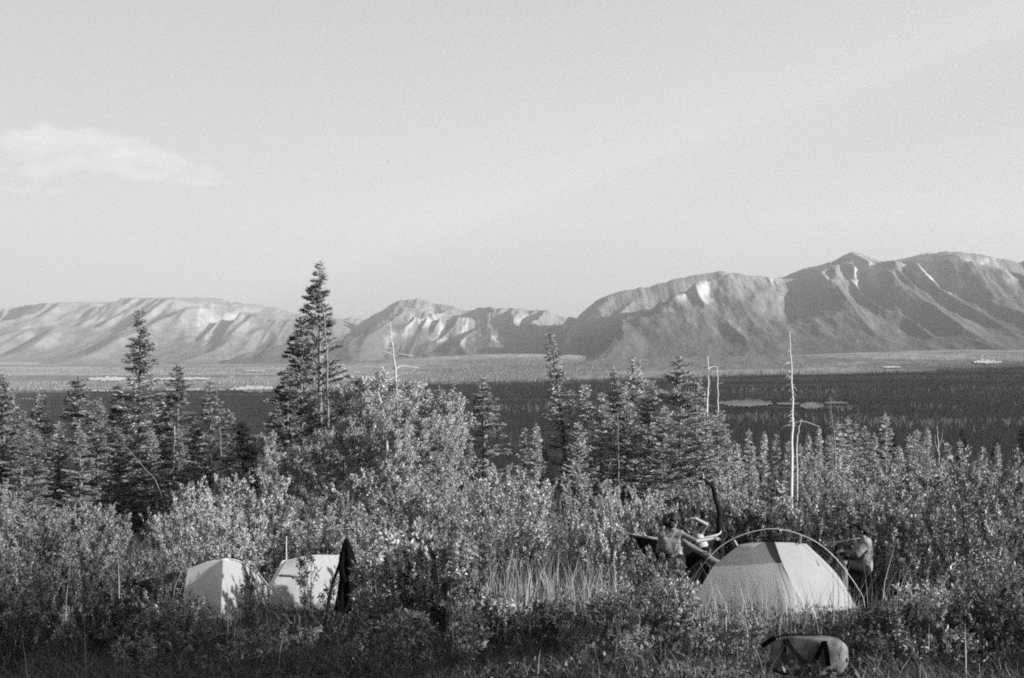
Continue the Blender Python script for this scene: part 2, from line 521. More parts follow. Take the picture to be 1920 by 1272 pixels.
mm = mountain_material('mountain_cover', 0.085, 0.34)
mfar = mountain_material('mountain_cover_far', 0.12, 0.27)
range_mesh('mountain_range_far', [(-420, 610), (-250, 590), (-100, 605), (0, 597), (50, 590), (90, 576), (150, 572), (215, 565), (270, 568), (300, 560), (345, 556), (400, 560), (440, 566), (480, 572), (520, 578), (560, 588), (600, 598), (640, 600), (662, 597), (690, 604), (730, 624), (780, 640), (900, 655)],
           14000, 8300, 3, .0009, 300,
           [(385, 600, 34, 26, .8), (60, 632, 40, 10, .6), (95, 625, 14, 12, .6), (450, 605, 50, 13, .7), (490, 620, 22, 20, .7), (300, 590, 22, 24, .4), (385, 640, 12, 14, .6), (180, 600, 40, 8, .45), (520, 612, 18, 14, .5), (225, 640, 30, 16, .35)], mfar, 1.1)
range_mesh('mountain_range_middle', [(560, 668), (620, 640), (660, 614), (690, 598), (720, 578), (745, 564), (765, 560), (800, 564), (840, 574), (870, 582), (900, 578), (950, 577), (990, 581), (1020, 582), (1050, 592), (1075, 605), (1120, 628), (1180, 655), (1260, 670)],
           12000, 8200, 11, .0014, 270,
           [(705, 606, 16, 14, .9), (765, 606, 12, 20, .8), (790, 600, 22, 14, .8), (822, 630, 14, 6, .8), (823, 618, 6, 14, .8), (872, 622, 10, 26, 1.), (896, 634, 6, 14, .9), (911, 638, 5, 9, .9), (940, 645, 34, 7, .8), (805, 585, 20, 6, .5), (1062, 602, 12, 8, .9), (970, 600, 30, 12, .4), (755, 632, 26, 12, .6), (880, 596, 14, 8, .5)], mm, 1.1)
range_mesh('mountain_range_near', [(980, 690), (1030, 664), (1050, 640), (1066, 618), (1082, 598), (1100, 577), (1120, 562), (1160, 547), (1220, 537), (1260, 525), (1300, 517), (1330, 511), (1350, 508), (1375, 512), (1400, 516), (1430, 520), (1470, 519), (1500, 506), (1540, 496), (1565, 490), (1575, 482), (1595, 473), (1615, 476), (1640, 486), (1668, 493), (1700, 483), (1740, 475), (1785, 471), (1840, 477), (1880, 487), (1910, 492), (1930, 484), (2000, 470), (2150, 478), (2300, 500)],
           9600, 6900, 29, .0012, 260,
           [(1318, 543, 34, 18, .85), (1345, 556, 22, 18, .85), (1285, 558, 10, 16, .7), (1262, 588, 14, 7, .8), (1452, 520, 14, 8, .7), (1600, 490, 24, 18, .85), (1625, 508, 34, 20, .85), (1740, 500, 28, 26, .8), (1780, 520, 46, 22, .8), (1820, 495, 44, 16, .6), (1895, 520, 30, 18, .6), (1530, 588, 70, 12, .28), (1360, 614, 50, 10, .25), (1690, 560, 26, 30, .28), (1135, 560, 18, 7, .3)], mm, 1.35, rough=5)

# unseen mountain added on the sun's side, crest shaped to shadow the valley floor
def shade_mountain():
    c = np.linspace(120, 6900, 190); sg = np.linspace(0, 3300, 110)
    CC, SS = np.meshgrid(c, sg, indexing='ij')
    ck = [120, 180, 260, 400, 800, 1500, 2500, 3000, 3326, 3770, 4720, 5321, 6042, 6600, 6900]
    zk = [-60, 60, 400, 470, 600, 820, 1130, 1290, 1352, 1205, 1176, 903, 725, 60, -140]
    crest = np.interp(CC, ck, zk) + (fbm(CC * .004, CC * 0 + 3, 61, 4) - .5) * 70
    crest_s = 1350 + 0 * CC
    t = np.clip(np.where(SS < crest_s, SS / crest_s, (3300 - SS) / (3300 - crest_s)), 0, 1)
    base = -175.0
    rid = 1 - np.abs(2 * vnoise(CC * .0030 + (fbm(CC * .002, SS * .002, 65, 2) - .5) * 2, t * 1.3, 66) - 1)
    Z = base + (crest - base) * t ** 1.05 + (rid - .6) * 160 * np.clip((1 - t) * 3, 0, 1) * t + (fbm(CC * .01, SS * .01, 68, 4) - .5) * 60 * t * np.clip((1 - t) * 5, 0, 1)
    sx, cx_ = math.sin(SUN_AZ), math.cos(SUN_AZ)
    SH = SS + 150 + .25 * CC
    X = sx * SH + cx_ * CC
    Y = -cx_ * SH + sx * CC
    nr, nc = X.shape
    idx = np.arange(nr * nc).reshape(nr, nc)
    q = np.stack([idx[:-1, :-1], idx[:-1, 1:], idx[1:, 1:], idx[1:, :-1]], -1).reshape(-1, 4)
    me = mesh_np('added_mountain', np.stack([X, Y, Z], -1).reshape(-1, 3), q[:, ::-1], True)
    at = me.attributes.new('scree_sunlit', 'FLOAT', 'POINT')
    at.data.foreach_set('value', np.clip(smooth(.5, .7, fbm(CC * .004, SS * .004, 70, 4)) * t, 0, 1).ravel().astype(np.float32))
    tag(link('added_mountain', me, mm), kind='structure')
shade_mountain()

# ------------------------------------------------------------------ meadows, huts and mast on the valley floor
def patch(name, px0, px1, py0, py1, seed, mtl='meadow'):
    """a pale clearing lying on the valley floor: outline from the photograph, laid on the ground"""
    mid = (py0 + py1) / 2
    def dist(px, py):
        d = 3000.0
        for _ in range(14):
            x = (px - CX) / F * d
            d = d * 0.6 + 0.4 * (-gzs(x, d)) / max((py - CY) / F, .004)
        return d
    rnd = random.Random(seed)
    nseg = 28
    top, bot = [], []
    for i in range(nseg + 1):
        t = i / nseg
        px = px0 + (px1 - px0) * t
        e = math.sin(math.pi * t) ** .45
        w = .55 + .9 * rnd.random() * .6
        c = mid + (rnd.random() - .5) * (py1 - py0) * .25
        top.append((px, dist(px, c - (py1 - py0) / 2 * e * w)))
        bot.append((px, dist(px, c + (py1 - py0) / 2 * e * w)))
    vs, fs = [], []
    K = 6
    for i in range(nseg + 1):
        for k in range(K + 1):
            d = bot[i][1] + (top[i][1] - bot[i][1]) * k / K
            x = (top[i][0] - CX) / F * d
            vs.append((x, d, gzs(x, d) + 4.0))
    for i in range(nseg):
        for k in range(K):
            a = i * (K + 1) + k
            fs.append((a, a + K + 1, a + K + 2, a + 1))
    me = mesh_np(name, vs, fs, True)
    return tag(link(name, me, MATS[mtl]), kind='structure')
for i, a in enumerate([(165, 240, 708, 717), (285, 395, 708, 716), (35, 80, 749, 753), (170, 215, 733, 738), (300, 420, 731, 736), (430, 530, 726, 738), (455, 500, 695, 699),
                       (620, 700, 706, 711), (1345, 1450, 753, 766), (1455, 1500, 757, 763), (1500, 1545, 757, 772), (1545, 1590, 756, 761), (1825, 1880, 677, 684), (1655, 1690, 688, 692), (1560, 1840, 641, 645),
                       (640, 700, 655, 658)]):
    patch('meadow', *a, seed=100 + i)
def hut(px, py, w, h, dep, label):
    d = 150.0 / ((py - CY) / F)
    x = (px - CX) / F * d
    root = empty('cabin', (x, d, gzs(x, d) + 4), R(20), label, 'cabin', 'pale cabins in the valley clearing')
    bm = bmesh.new()
    bmesh.ops.create_cube(bm, size=1, matrix=Matrix.Translation((0, 0, h / 2)) @ Matrix.Diagonal((w, dep, h, 1)))
    me = bpy.data.meshes.new('wall'); bm.to_mesh(me); bm.free()
    link('wall', me, MATS['building'], root)
    o = .6
    vs = [(-w / 2 - o, -dep / 2 - o, h + .02), (w / 2 + o, -dep / 2 - o, h + .02), (w / 2 + o, dep / 2 + o, h + .02), (-w / 2 - o, dep / 2 + o, h + .02), (-w / 2 - o, 0, h * 1.6), (w / 2 + o, 0, h * 1.6)]
    me = bpy.data.meshes.new('roof'); me.from_pydata(vs, [], [(0, 1, 5, 4), (3, 4, 5, 2), (0, 4, 3), (1, 2, 5), (0, 3, 2, 1)])
    link('roof', me, MATS['roof'], root)
for (px, py, w, h, dep) in [(1402, 758, 16, 5.5, 9), (1411, 757.5, 12, 4.5, 8), (1420, 758, 14, 5, 8), (1387, 758.5, 9, 4, 7), (1441, 760, 12, 4, 7), (1536, 764, 10, 4, 7)]:
    hut(px, py, w, h, dep, 'small pale cabin in the clearing on the valley floor')
d = 150 / ((760 - CY) / F); x = (1390 - CX) / F * d
tb = Tubes()
for k in range(3):
    an = k * 2.094
    tb.add([(math.cos(an) * 1.5, math.sin(an) * 1.5, 0), (math.cos(an) * .3, math.sin(an) * .3, 31)], .22, .12, 4)
for z in range(2, 31, 3):
    rr = 1.5 - 1.2 * z / 31
    tb.add([(math.cos(k * 2.094) * rr, math.sin(k * 2.094) * rr, z) for k in range(4)], .09, .09, 4)
mast = link('radio_mast', tb.mesh('radio_mast'), MATS['building']); mast.location = (x, d, gzs(x, d))
tag(mast, 'thin lattice mast standing beside the pale cabins in the valley', 'mast')

# ------------------------------------------------------------------ far woods: many small cones in one mesh
def far_wood(name, n, ymin, ymax, hmin, hmax, mtl, seed, pmin=-60, pmax=1980, dens=None, sides=5):
    rg = np.random.default_rng(seed)
    y = 1 / (1 / ymax + rg.random(n) * (1 / ymin - 1 / ymax)) if ymax / ymin < 4 else np.exp(np.log(ymin) + rg.random(n) * np.log(ymax / ymin))
    px = pmin + rg.random(n) * (pmax - pmin)
    x = (px - CX) / F * y
    if dens is not None:
        keep = rg.random(n) < dens(px, x, y)
        x, y = x[keep], y[keep]
    n = len(x)
    z = gz(x, y)
    h = hmin + (hmax - hmin) * rg.random(n) ** 1.3
    r = h * (0.15 + .08 * rg.random(n))
    a0 = rg.random(n) * 6.28
    V = np.zeros((n, sides + 1, 3))
    for k in range(sides):
        V[:, k, 0] = x + r * np.cos(a0 + 6.2832 * k / sides)
        V[:, k, 1] = y + r * np.sin(a0 + 6.2832 * k / sides)
        V[:, k, 2] = z + h * .02 - .5
    V[:, sides, 0] = x + (rg.random(n) - .5) * r * .3; V[:, sides, 1] = y; V[:, sides, 2] = z + h
    b = (np.arange(n) * (sides + 1))[:, None]
    tri = np.array([[k, (k + 1) % sides, sides] for k in range(sides)])
    faces = (b[:, :, None] + tri[None]).reshape(-1, 3)
    me = mesh_np(name, V.reshape(-1, 3), faces)
    return tag(link(name, me, MATS[mtl]), kind='stuff')
def dark_dens(px, x, y):
    e = np.interp(px, *EK)
    clear = ((np.abs(px - 1470) < 135) & (y > 2900) & (y < 3420))
    return np.where(clear, 0.0, 1 - smooth(-900, 500, y - e)) * (0.35 + .65 * smooth(.35, .6, fbm(x * .004, y * .002, 91, 4)))
tag(far_wood('valley_forest', 80000, 700, 6000, 8, 16, 'far_forest_shaded', 4, dens=dark_dens), 'spruce forest in painted shade covering the near valley floor', 'forest')
tag(far_wood('pale_valley_woods', 26000, 3900, 7400, 7, 13, 'far_forest_sunlit', 5, dens=lambda px, x, y: smooth(-200, 500, y - np.interp(px, *EK)) * smooth(.42, .55, fbm(x * .0018, y * .004, 95, 4))), 'paler sunlit woods scattered across the far valley floor', 'forest')

mat('far_strip_sunlit', 0.60, 1.0, 0.0, island=0.4)  # sunlit treetops put into a paler tree colour
tag(far_wood('sunlit_wood_strips', 34000, 2000, 4600, 8, 14, 'far_strip_sunlit', 6, dens=lambda px, x, y: (np.exp(-((y - 2560 - 90 * np.sin(px * .006)) / 110) ** 2) * smooth(1150, 1420, px) + .8 * np.exp(-((y - 3080) / 130) ** 2) * smooth(1480, 1650, px) + .45 * np.exp(-((y - 3900 - .3 * (px - 960)) / 160) ** 2) * smooth(900, 1500, px) + .7 * np.exp(-((y - 3000) / 120) ** 2) * smooth(880, 980, px) * (1 - smooth(1080, 1250, px))) * smooth(.3, .6, fbm(x * .006, y * .004, 97, 3))), 'thin strips of wood, paler as if sunlit, crossing the shaded valley forest', 'forest')

# ------------------------------------------------------------------ foliage builders
def leaves(centres, dirs, L, Wd, rg, fold=0.25, jitter=0.5):
    """one rhombic leaf per centre, along dirs"""
    n = len(centres)
    d = dirs + rg.normal(0, jitter, (n, 3))
    d /= np.linalg.norm(d, axis=1)[:, None] + 1e-9
    up = rg.normal(0, 1, (n, 3))
    s = np.cross(d, up); s /= np.linalg.norm(s, axis=1)[:, None] + 1e-9
    nn = np.cross(s, d)
    ll = (L * (0.6 + .8 * rg.random(n)))[:, None]
    ww = (Wd * (0.6 + .8 * rg.random(n)))[:, None] * .5
    V = np.zeros((n, 4, 3))
    V[:, 0] = centres
    V[:, 1] = centres + d * ll * .45 + s * ww + nn * ww * fold
    V[:, 2] = centres + d * ll
    V[:, 3] = centres + d * ll * .45 - s * ww + nn * ww * fold
    return V.reshape(-1, 3), np.arange(n * 4).reshape(-1, 4)
def shrub_meshes(seed, h, r, nstem, ntwig, nleaf, L, Wd, low=0.12, upright=0.75, bare=0.0):
    rnd = random.Random(seed); rg = np.random.default_rng(seed)
    tb = Tubes(); C = []; Dd = []
    for i in range(nstem):
        an = rnd.random() * 6.283
        sp = rnd.random() ** .6
        hh = h * (1 - .38 * sp * sp) * (.66 + .34 * rnd.random())
        tip = Vector((math.cos(an) * r * sp, math.sin(an) * r * sp, hh))
        b0 = Vector((math.cos(an) * r * .14 * sp, math.sin(an) * r * .14 * sp, -.12))
        midp = b0.lerp(tip, .45) + Vector((math.cos(an) * r * .15 + rnd.gauss(0, .06) * r, math.sin(an) * r * .15 + rnd.gauss(0, .06) * r, -.02))
        pts = curve_pts([b0, midp, tip], 6)
        tb.add(pts, .010 + .005 * h * rnd.random(), .003, 4, cap=False)
        for k in range(max(4, int(ntwig * .62))):
            t = low + (1 - low) * rnd.random() ** .7
            q = pts[min(int(t * (len(pts) - 1)), len(pts) - 2)].lerp(pts[min(int(t * (len(pts) - 1)) + 1, len(pts) - 1)], (t * (len(pts) - 1)) % 1)
            a2 = an + rnd.gauss(0, 1.3)
            tl = h * (.10 + .12 * rnd.random()) * (1.15 - .5 * t)
            e = q + Vector((math.cos(a2) * (1 - upright), math.sin(a2) * (1 - upright), upright * (.6 + .5 * rnd.random()))).normalized() * tl
            tb.add([q, q.lerp(e, .5) + Vector((0, 0, -.01)), e], .004, .0015, 3, cap=False)
            dd = np.array((e - q).normalized())
            m_ = int(nleaf * 1.75 * (.5 + 1.0 * rnd.random()))
            s = .3 + .75 * rg.random(m_)
            C.append(np.array(q)[None] + (np.array(e) - np.array(q))[None] * s[:, None] + rg.normal(0, .012 * h * .5, (m_, 3)))
            Dd.append(np.repeat(dd[None], m_, 0))
    C = np.concatenate(C); Dd = np.concatenate(Dd)
    V, Q = leaves(C, Dd, L, Wd, rg, jitter=.75)
    return tb.mesh('stems'), mesh_np('foliage', V, Q)
def add_shrub(name, ms, loc, rz, sc, label, group=None, leaf='willow_leaf', cat='shrub'):
    o = empty(name, loc, rz, label, cat, group)
    o.scale = sc
    st = link('stems', ms[0], MATS['stem'], o)
    link('foliage', ms[1], MATS[leaf], o)
    return o
def conifer_meshes(seed, h, r, dens=1.0, droop=.25, start=.08, tuft=.15, wid=.030, power=.85, lean=0.0, gaps=0.0, trunk_r=None, clump=False, onesided=0.0):
    rnd = random.Random(seed); rg = np.random.default_rng(seed)
    tr = Tubes(); C = []; Dd = []
    tr_r = trunk_r or .011 * h + .02
    lx, ly = lean * rnd.uniform(.6, 1), rnd.gauss(0, .02) * h * 0
    def axis(t): return Vector((lx * t * t * h * .1 + .02 * math.sin(t * 7 + seed), ly * t, h * t))
    tr.add([axis(i / 10) - Vector((0, 0, .3 if i == 0 else 0)) for i in range(11)], tr_r, .012, 7)
    bt = Tubes()
    z = start * h
    while z < h * .985:
        t = z / h
        R_ = r * (1 - t) ** power * (1 if t > .18 else .75 + t * 1.4)
        nb = rnd.randint(6, 9) if t < .9 else 5
        if rnd.random() < gaps: nb = rnd.randint(1, 3)
        for b in range(nb):
            an = rnd.random() * 6.283
            lb = R_ * (.35 + .85 * rnd.random()) + .06
            if onesided and math.cos(an) > 0: lb *= 1 - onesided * math.cos(an)
            zz_ = z + rnd.gauss(0, .11)
            p0 = axis(min(zz_ / h, .99))
            el = .35 * t - droop * (1 - t) + rnd.gauss(0, .17)
            dirv = Vector((math.cos(an), math.sin(an), 0))
            p1 = p0 + dirv * lb * .55 + Vector((0, 0, el * lb * .55 - .03 * lb))
            p2 = p0 + dirv * lb + Vector((0, 0, el * lb * .8 + .05 * lb))
            bt.add([p0, p1, p2], .006 + .009 * lb, .003, 3, cap=False)
            m_ = max(8, int(lb / .085 * 8.5 * dens))
            s = rg.random(m_) ** (.75 if not clump else .45)
            if clump: s = .35 + .7 * s
            s = s[:, None]
            A, B, E = np.array(p0), np.array(p1), np.array(p2)
            cpt = np.where(s < .5, A + (B - A) * s * 2, B + (E - B) * (s - .5) * 2)
            side = rg.choice([-1, 1], m_)[:, None] * (.35 + .8 * rg.random((m_, 1)))
            perp = np.array((-dirv.y, dirv.x, 0))
            fw = np.array(dirv)
            dd = fw[None] * (.75) + perp[None] * side + np.array((0, 0, -.10 if not clump else .35))[None]
            C.append(cpt + rg.normal(0, .02, (m_, 3)) + perp[None] * side * .03); Dd.append(dd)
        z += (.19 + .17 * rnd.random()) * (1 if t < .75 else .65)
    # leader
    C.append(np.array([axis(.93 + .07 * i / 40) for i in range(40)])); Dd.append(rg.normal(0, .6, (40, 3)) + np.array((0, 0, 1.0)))
    C = np.concatenate(C); Dd = np.concatenate(Dd)
    V, Q = leaves(C, Dd, tuft, wid, rg, jitter=.28, fold=.5)
    return tr.mesh('trunk'), bt.mesh('branches'), mesh_np('crown', V, Q)
def add_conifer(name, ms, loc, rz, sc, label, group=None, needle='needles', bark='bark', cat='tree'):
    o = empty(name, loc, rz, label, cat, group)
    o.scale = sc
    link('trunk', ms[0], MATS[bark], o)
    cr = link('crown', ms[2], MATS[needle], o)
    tag(link('branches', ms[1], MATS[bark], cr), kind='stuff')
    return o
# material slots are per mesh, so keep separate mesh sets per look
SPR = [conifer_meshes(200 + i, 10.0, r_, 1.7, droop=dr, gaps=ga, power=pw) for i, (r_, dr, ga, pw) in enumerate([(1.7, .22, .10, .85), (2.1, .3, .05, .95), (1.5, .2, .2, .8), (2.3, .12, .1, 1.0), (1.25, .25, .3, .75)])]
PAL = [conifer_meshes(240 + i, 10.0, r_, 1.6, droop=.02, gaps=.18, power=.7, tuft=.15, wid=.032) for i, r_ in enumerate([2.0, 1.6, 2.6])]
THIN = [conifer_meshes(260 + i, 8.0, r_, 1.0, droop=.1, gaps=.2, power=.8, tuft=.16, wid=.032) for i, r_ in enumerate([1.1, 1.35, .9])]
def plant_conifer(px, py, d, ms, h0, label, group=None, needle='needles', width=1.0, bark='bark', name='spruce_tree', rz=None):
    x = (px - CX) / F * d
    g = gzs(x, d)
    h = (CY - py) / F * d - g
    s = h / h0
    rnd = random.Random(int(px * 7 + py))
    return add_conifer(name, ms, (x, d, g - .05), rnd.random() * 6.28 if rz is None else rz, (s * width * 1.18, s * width * 1.18, s), label, group, needle, bark)

def near_of(px, marks): return min(marks, key=lambda m: abs(m[0] - px))[1]
STAND = [(262, 'the tallest narrow spruce'), (333, 'the slim spruce with bare lower trunk'), (395, 'the broad layered spruce'), (147, 'the sparse spruce with pale leader'), (20, 'the outer end of the dark stand'), (470, 'the foot of the tallest pine')]
BACK = [(1068, 'the spruce with bent tip'), (1152, 'the dark topped spruce'), (1275, 'the broadest pale spruce'), (1336, 'the twin bare trunks')]
BROW = [(1405, 'the twin bare trunks'), (1484, 'the tall white dead trunk'), (1558, 'the claw topped dead spruce'), (1660, 'the broadest small spruce'), (1759, 'the forked dead stem'), (1880, 'the end of the dark log')]
CLUMP = [(737, 'the half dead grey tree'), (655, 'the slender leaning white stem'), (720, 'the crooked white stem'), (560, 'the foot of the tallest pine'), (850, 'the lone broad dark spruce')]
CAMP = [(60, 'the pale fallen branch'), (230, 'the white sacks'), (420, 'the first small tent'), (590, 'the second small tent'), (655, 'the black coat'), (790, 'the big pale bush'), (920, 'the crooked fallen branch'), (1090, 'the tall dry grass'), (1182, 'the pale boulder'), (1325, 'the trodden grass'), (1517, 'the duffel bag'), (1700, 'the dark fallen log'), (1815, 'the single pale sprig')]
HAM = [(1150, 'the rope end of the hammock'), (1260, 'the person with the bun'), (1345, 'the charred snag'), (1450, 'the top of the arched pole'), (1610, 'the person in the patterned shirt'), (1720, 'the dark fallen log')]
GL = 'spruces standing left of the tall pine'
LBL = 'dense dark spruce in the stand beyond the shrubs to the left of the tall pine'
plant_conifer(262, 578, 62, SPR[0], 10, 'tallest narrow spruce of the dark stand left of the tall pine', GL, width=1.0)
plant_conifer(333, 678, 60, SPR[2], 10, 'slim spruce with bare pale lower trunk in the dark stand', GL, width=1.15)
plant_conifer(395, 712, 57, SPR[3], 10, 'broad spruce with layered boughs at the pine side of the dark stand', GL, width=1.15)
plant_conifer(147, 703, 60, SPR[4], 10, 'sparse spruce with pale thin leader in the dark stand', GL, width=1.7)
for (px, py, d, i, w) in [(6, 698, 58, 1, 1.15), (40, 768, 54, 3, 1.2), (76, 728, 60, 1, 1.1), (110, 790, 57, 2, 1.3), (183, 742, 57, 1, 1.0), (222, 722, 63, 3, 1.1), (222, 800, 56, 1, 1.2), (300, 738, 66, 1, 1.1), (430, 768, 61, 2, 1.2), (455, 785, 62, 4, 1.5), (365, 770, 63, 1, 1.1), (285, 800, 57, 3, 1.0), (472, 815, 63, 2, 1.2), (-20, 740, 58, 3, 1.2), (65, 800, 52, 1, 1.1), (150, 790, 54, 3, 1.05), (335, 800, 55, 0, 1.1)]:
    plant_conifer(px, py, d, SPR[i], 10, f"{'short' if py > 765 else 'dense'} dark spruce {'in front of' if d < 58.5 else 'behind'} {near_of(px, STAND)}", GL, width=w)

# the tall pine and the trees grown into its foot
BIG = conifer_meshes(301, 13.0, 3.1, 2.1, droop=-.12, start=.06, tuft=.17, wid=.032, power=1.0, gaps=.12, clump=True, onesided=.35, trunk_r=.17)
plant_conifer(600, 488, 63, BIG, 13, 'tallest pine, dense on one side and thin on the other, rising over the thicket', None, 'needles_pine', width=.95, bark='bark_pale', name='pine_tree', rz=0.0)
BIG2 = conifer_meshes(302, 10.0, 2.3, 1.9, droop=-.08, start=.06, tuft=.17, wid=.032, power=.9, gaps=.1, clump=True, onesided=.5, trunk_r=.11)
plant_conifer(566, 590, 62, BIG2, 10, 'shorter pine pressed against the foot of the tallest pine', None, width=.95, bark='bark_pale', name='pine_tree', rz=0.2)
plant_conifer(540, 690, 61, BIG2, 10, 'bushy young pine at the outer foot of the tallest pine', None, width=1.2, bark='bark_pale', name='pine_tree', rz=.6)
plant_conifer(520, 760, 59, SPR[3], 10, 'low dark spruce filling the gap below the tallest pine', None, width=1.0)
plant_conifer(585, 740, 58, SPR[1], 10, 'dark spruce standing in front of the tallest pine', None, width=1.0)

# centre and right of centre
plant_conifer(907, 706, 65, SPR[3], 10, 'lone broad dark spruce against the shaded valley', None, width=1.3)
plant_conifer(872, 785, 64, THIN[2], 8, 'small thin spruce beside the lone broad spruce', None)
plant_conifer(984, 802, 68, THIN[0], 8, 'small pale spruce, shorter of a close pair', None, 'needles_pale', width=.9)
plant_conifer(1004, 794, 68, THIN[2], 8, 'small pale spruce, taller of a close pair', None, 'needles_pale', width=1.1)
# pale-needled set uses its own meshes
GC = 'pale spruces standing behind the hammock thicket'
LC = 'tall pale spruce in the loose row beyond the hammock'
LEAN = conifer_meshes(310, 10.0, 1.15, 1.0, droop=.1, gaps=.12, power=.7, lean=-1.0)
plant_conifer(1068, 622, 62, LEAN, 10, 'tallest narrow spruce with bent tip in the row beyond the hammock', GC, 'needles', rz=0.0)
plant_conifer(1152, 688, 60, SPR[1], 10, 'dark topped spruce with one bare pale trunk in the row beyond the hammock', GC, width=.85)
plant_conifer(1275, 666, 58, PAL[2], 10, 'broadest pale spruce of the row beyond the hammock', GC, 'needles_pale', width=.95)
for (px, py, d, i, w) in [(1098, 720, 60, 0, .9), (1128, 735, 58, 1, 1.1), (1172, 720, 60, 0, .9), (1192, 670, 62, 1, 1.0), (1218, 712, 61, 0, 1.0), (1305, 700, 60, 1, 1.1), (1350, 768, 57, 0, 1.0), (1245, 760, 57, 2, .9), (1085, 790, 57, 2, .8), (1325, 770, 59, 1, 1.1)]:
    plant_conifer(px, py, d, PAL[i], 10, f"{'short' if py > 750 else 'tall'} pale spruce {'just before' if d < 60 else 'just behind'} {near_of(px, BACK)}", GC, 'needles_pale', width=w, bark='bark_pale')
GR = 'small spruces on the brow behind the right hand shrubs'
LR = 'small pointed spruce among the tops of the right hand thicket'
rnd = random.Random(8)
plant_conifer(1660, 778, 92, THIN[1], 8, 'broadest of the small spruces rising over the right hand thicket', GR, 'needles_pale', width=1.1)
for (px, py, d) in [(1383, 832, 84), (1405, 806, 90), (1432, 808, 88), (1455, 815, 96), (1515, 812, 92), (1535, 800, 98), (1572, 790, 95), (1590, 782, 104), (1605, 790, 98), (1622, 800, 92), (1640, 812, 90), (1705, 815, 90), (1720, 806, 95), (1738, 800, 92), (1775, 830, 84), (1800, 825, 88), (1842, 838, 84), (1870, 830, 90), (1410, 840, 80), (1480, 828, 88), (1555, 815, 90), (1685, 835, 88), (1500, 835, 84)]:
    i = rnd.randint(0, 2)
    plant_conifer(px, py, d, THIN[i], 8, f"{'lower' if py > 814 else 'taller'} small pointed spruce {'before' if d < 90 else 'behind'} {near_of(px, BROW)}", GR, 'needles_pale', width=rnd.uniform(.8, 1.2))
# trees lower on the slope, behind, with its shade put into their needles
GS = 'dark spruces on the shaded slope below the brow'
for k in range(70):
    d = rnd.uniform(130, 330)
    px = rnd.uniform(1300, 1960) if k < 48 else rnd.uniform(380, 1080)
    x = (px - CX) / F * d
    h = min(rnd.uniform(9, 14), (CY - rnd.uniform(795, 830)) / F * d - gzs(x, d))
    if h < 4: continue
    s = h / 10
    add_conifer('spruce_tree', SPR[rnd.randint(0, 4)], (x, d, gzs(x, d) - .1), rnd.random() * 6.28, (s, s, s), 'dark spruce on the shaded slope falling away below the brow', GS, 'needles_shaded')

# ------------------------------------------------------------------ dead standing trees
def snag(name, pts, d, r0, r1, label, branches=(), mtl='dead_wood', group=None):
    base = G(pts[0][0], d)
    root = empty(name, base, 0, label, 'dead tree', group)
    tb = Tubes()
    w = [P(px, py, d) - base for px, py in pts]
    w[0].z = min(w[0].z, -.1)
    w = [w[0]] + w[1:]
    cp = curve_pts(w, 20)
    cp = [p + Vector((math.sin(i * 1.7) * .015, math.cos(i * 1.3) * .015, 0)) for i, p in enumerate(cp)]
    tb.add(cp, r0, r1, 7)
    link('trunk', tb.mesh('trunk'), MATS[mtl], root)
    for b in branches:
        tb = Tubes()
        q = [P(px, py, d + dy) - base for px, py, dy in b[1]]
        tb.add(curve_pts(q, 8), b[0], b[0] * .35, 5)
        link('branch', tb.mesh('branch'), MATS[mtl], root)
    return root
rnd = random.Random(5)
def stubs(px0, py0, px1, py1, n, lo, hi, r=.012):
    out = []
    for _ in range(n):
        t = rnd.random()
        x = px0 + (px1 - px0) * t; y = py0 + (py1 - py0) * t
        s = rnd.choice([-1, -1, 1]); l = rnd.uniform(lo, hi)
        out.append((r, [(x, y, 0), (x + s * l * .6, y + rnd.uniform(0, 4), rnd.uniform(-.2, .2)), (x + s * l, y + rnd.uniform(2, 9), rnd.uniform(-.4, .4))]))
    return out
snag('dead_tree', [(1484, 965), (1484, 850), (1486, 780), (1484, 700), (1480, 622)], 58, .085, .018, 'tall bare white dead trunk standing alone over the right hand thicket',
     stubs(1481, 650, 1486, 800, 34, 4, 12) + [(.02, [(1486, 795, 0), (1505, 790, 0), (1535, 800, .2)]), (.02, [(1485, 795, 0), (1470, 800, 0), (1462, 808, .1)]), (.018, [(1485, 721, 0), (1478, 721, 0), (1472, 726, 0)])])
snag('dead_tree', [(1497, 960), (1494, 850), (1497, 810), (1503, 786)], 60, .04, .012, 'short leaning bare stem beside the tall white dead trunk')
snag('dead_tree', [(1326, 955), (1326, 770), (1328, 720), (1327, 668)], 60, .06, .02, 'bare white dead trunk bridged to its thinner twin by a broken limb',
     [(.03, [(1328, 692, 0), (1335, 688, .05), (1345, 688, .1)])] + stubs(1327, 680, 1327, 760, 5, 3, 7))
snag('dead_tree', [(1347, 955), (1346, 800), (1346, 740), (1345, 688)], 59.9, .035, .018, 'thinner bare dead trunk with broken limb at its top',
     [(.014, [(1346, 720, 0), (1352, 719, 0), (1357, 717, 0)])])
snag('dead_tree', [(1570, 965), (1565, 830), (1560, 790), (1556, 742)], 72, .045, .015, 'grey dead spruce with drooping claw shaped top', mtl='bark_pale', branches=
     [(.018, [(1556, 744, 0), (1550, 752, 0), (1549, 764, .1)]), (.016, [(1557, 746, 0), (1563, 750, 0), (1566, 760, 0)]), (.014, [(1557, 750, 0), (1570, 766, 0), (1574, 790, 0)])] + stubs(1558, 770, 1566, 830, 22, 4, 12, .014))
snag('dead_tree', [(1762, 965), (1761, 880), (1759, 830), (1757, 800)], 70, .035, .012, 'small pale dead stem with forked twigs over the right hand thicket',
     [(.014, [(1760, 840, 0), (1766, 822, 0), (1768, 806, 0)]), (.012, [(1760, 850, 0), (1754, 832, 0), (1753, 815, 0)])])
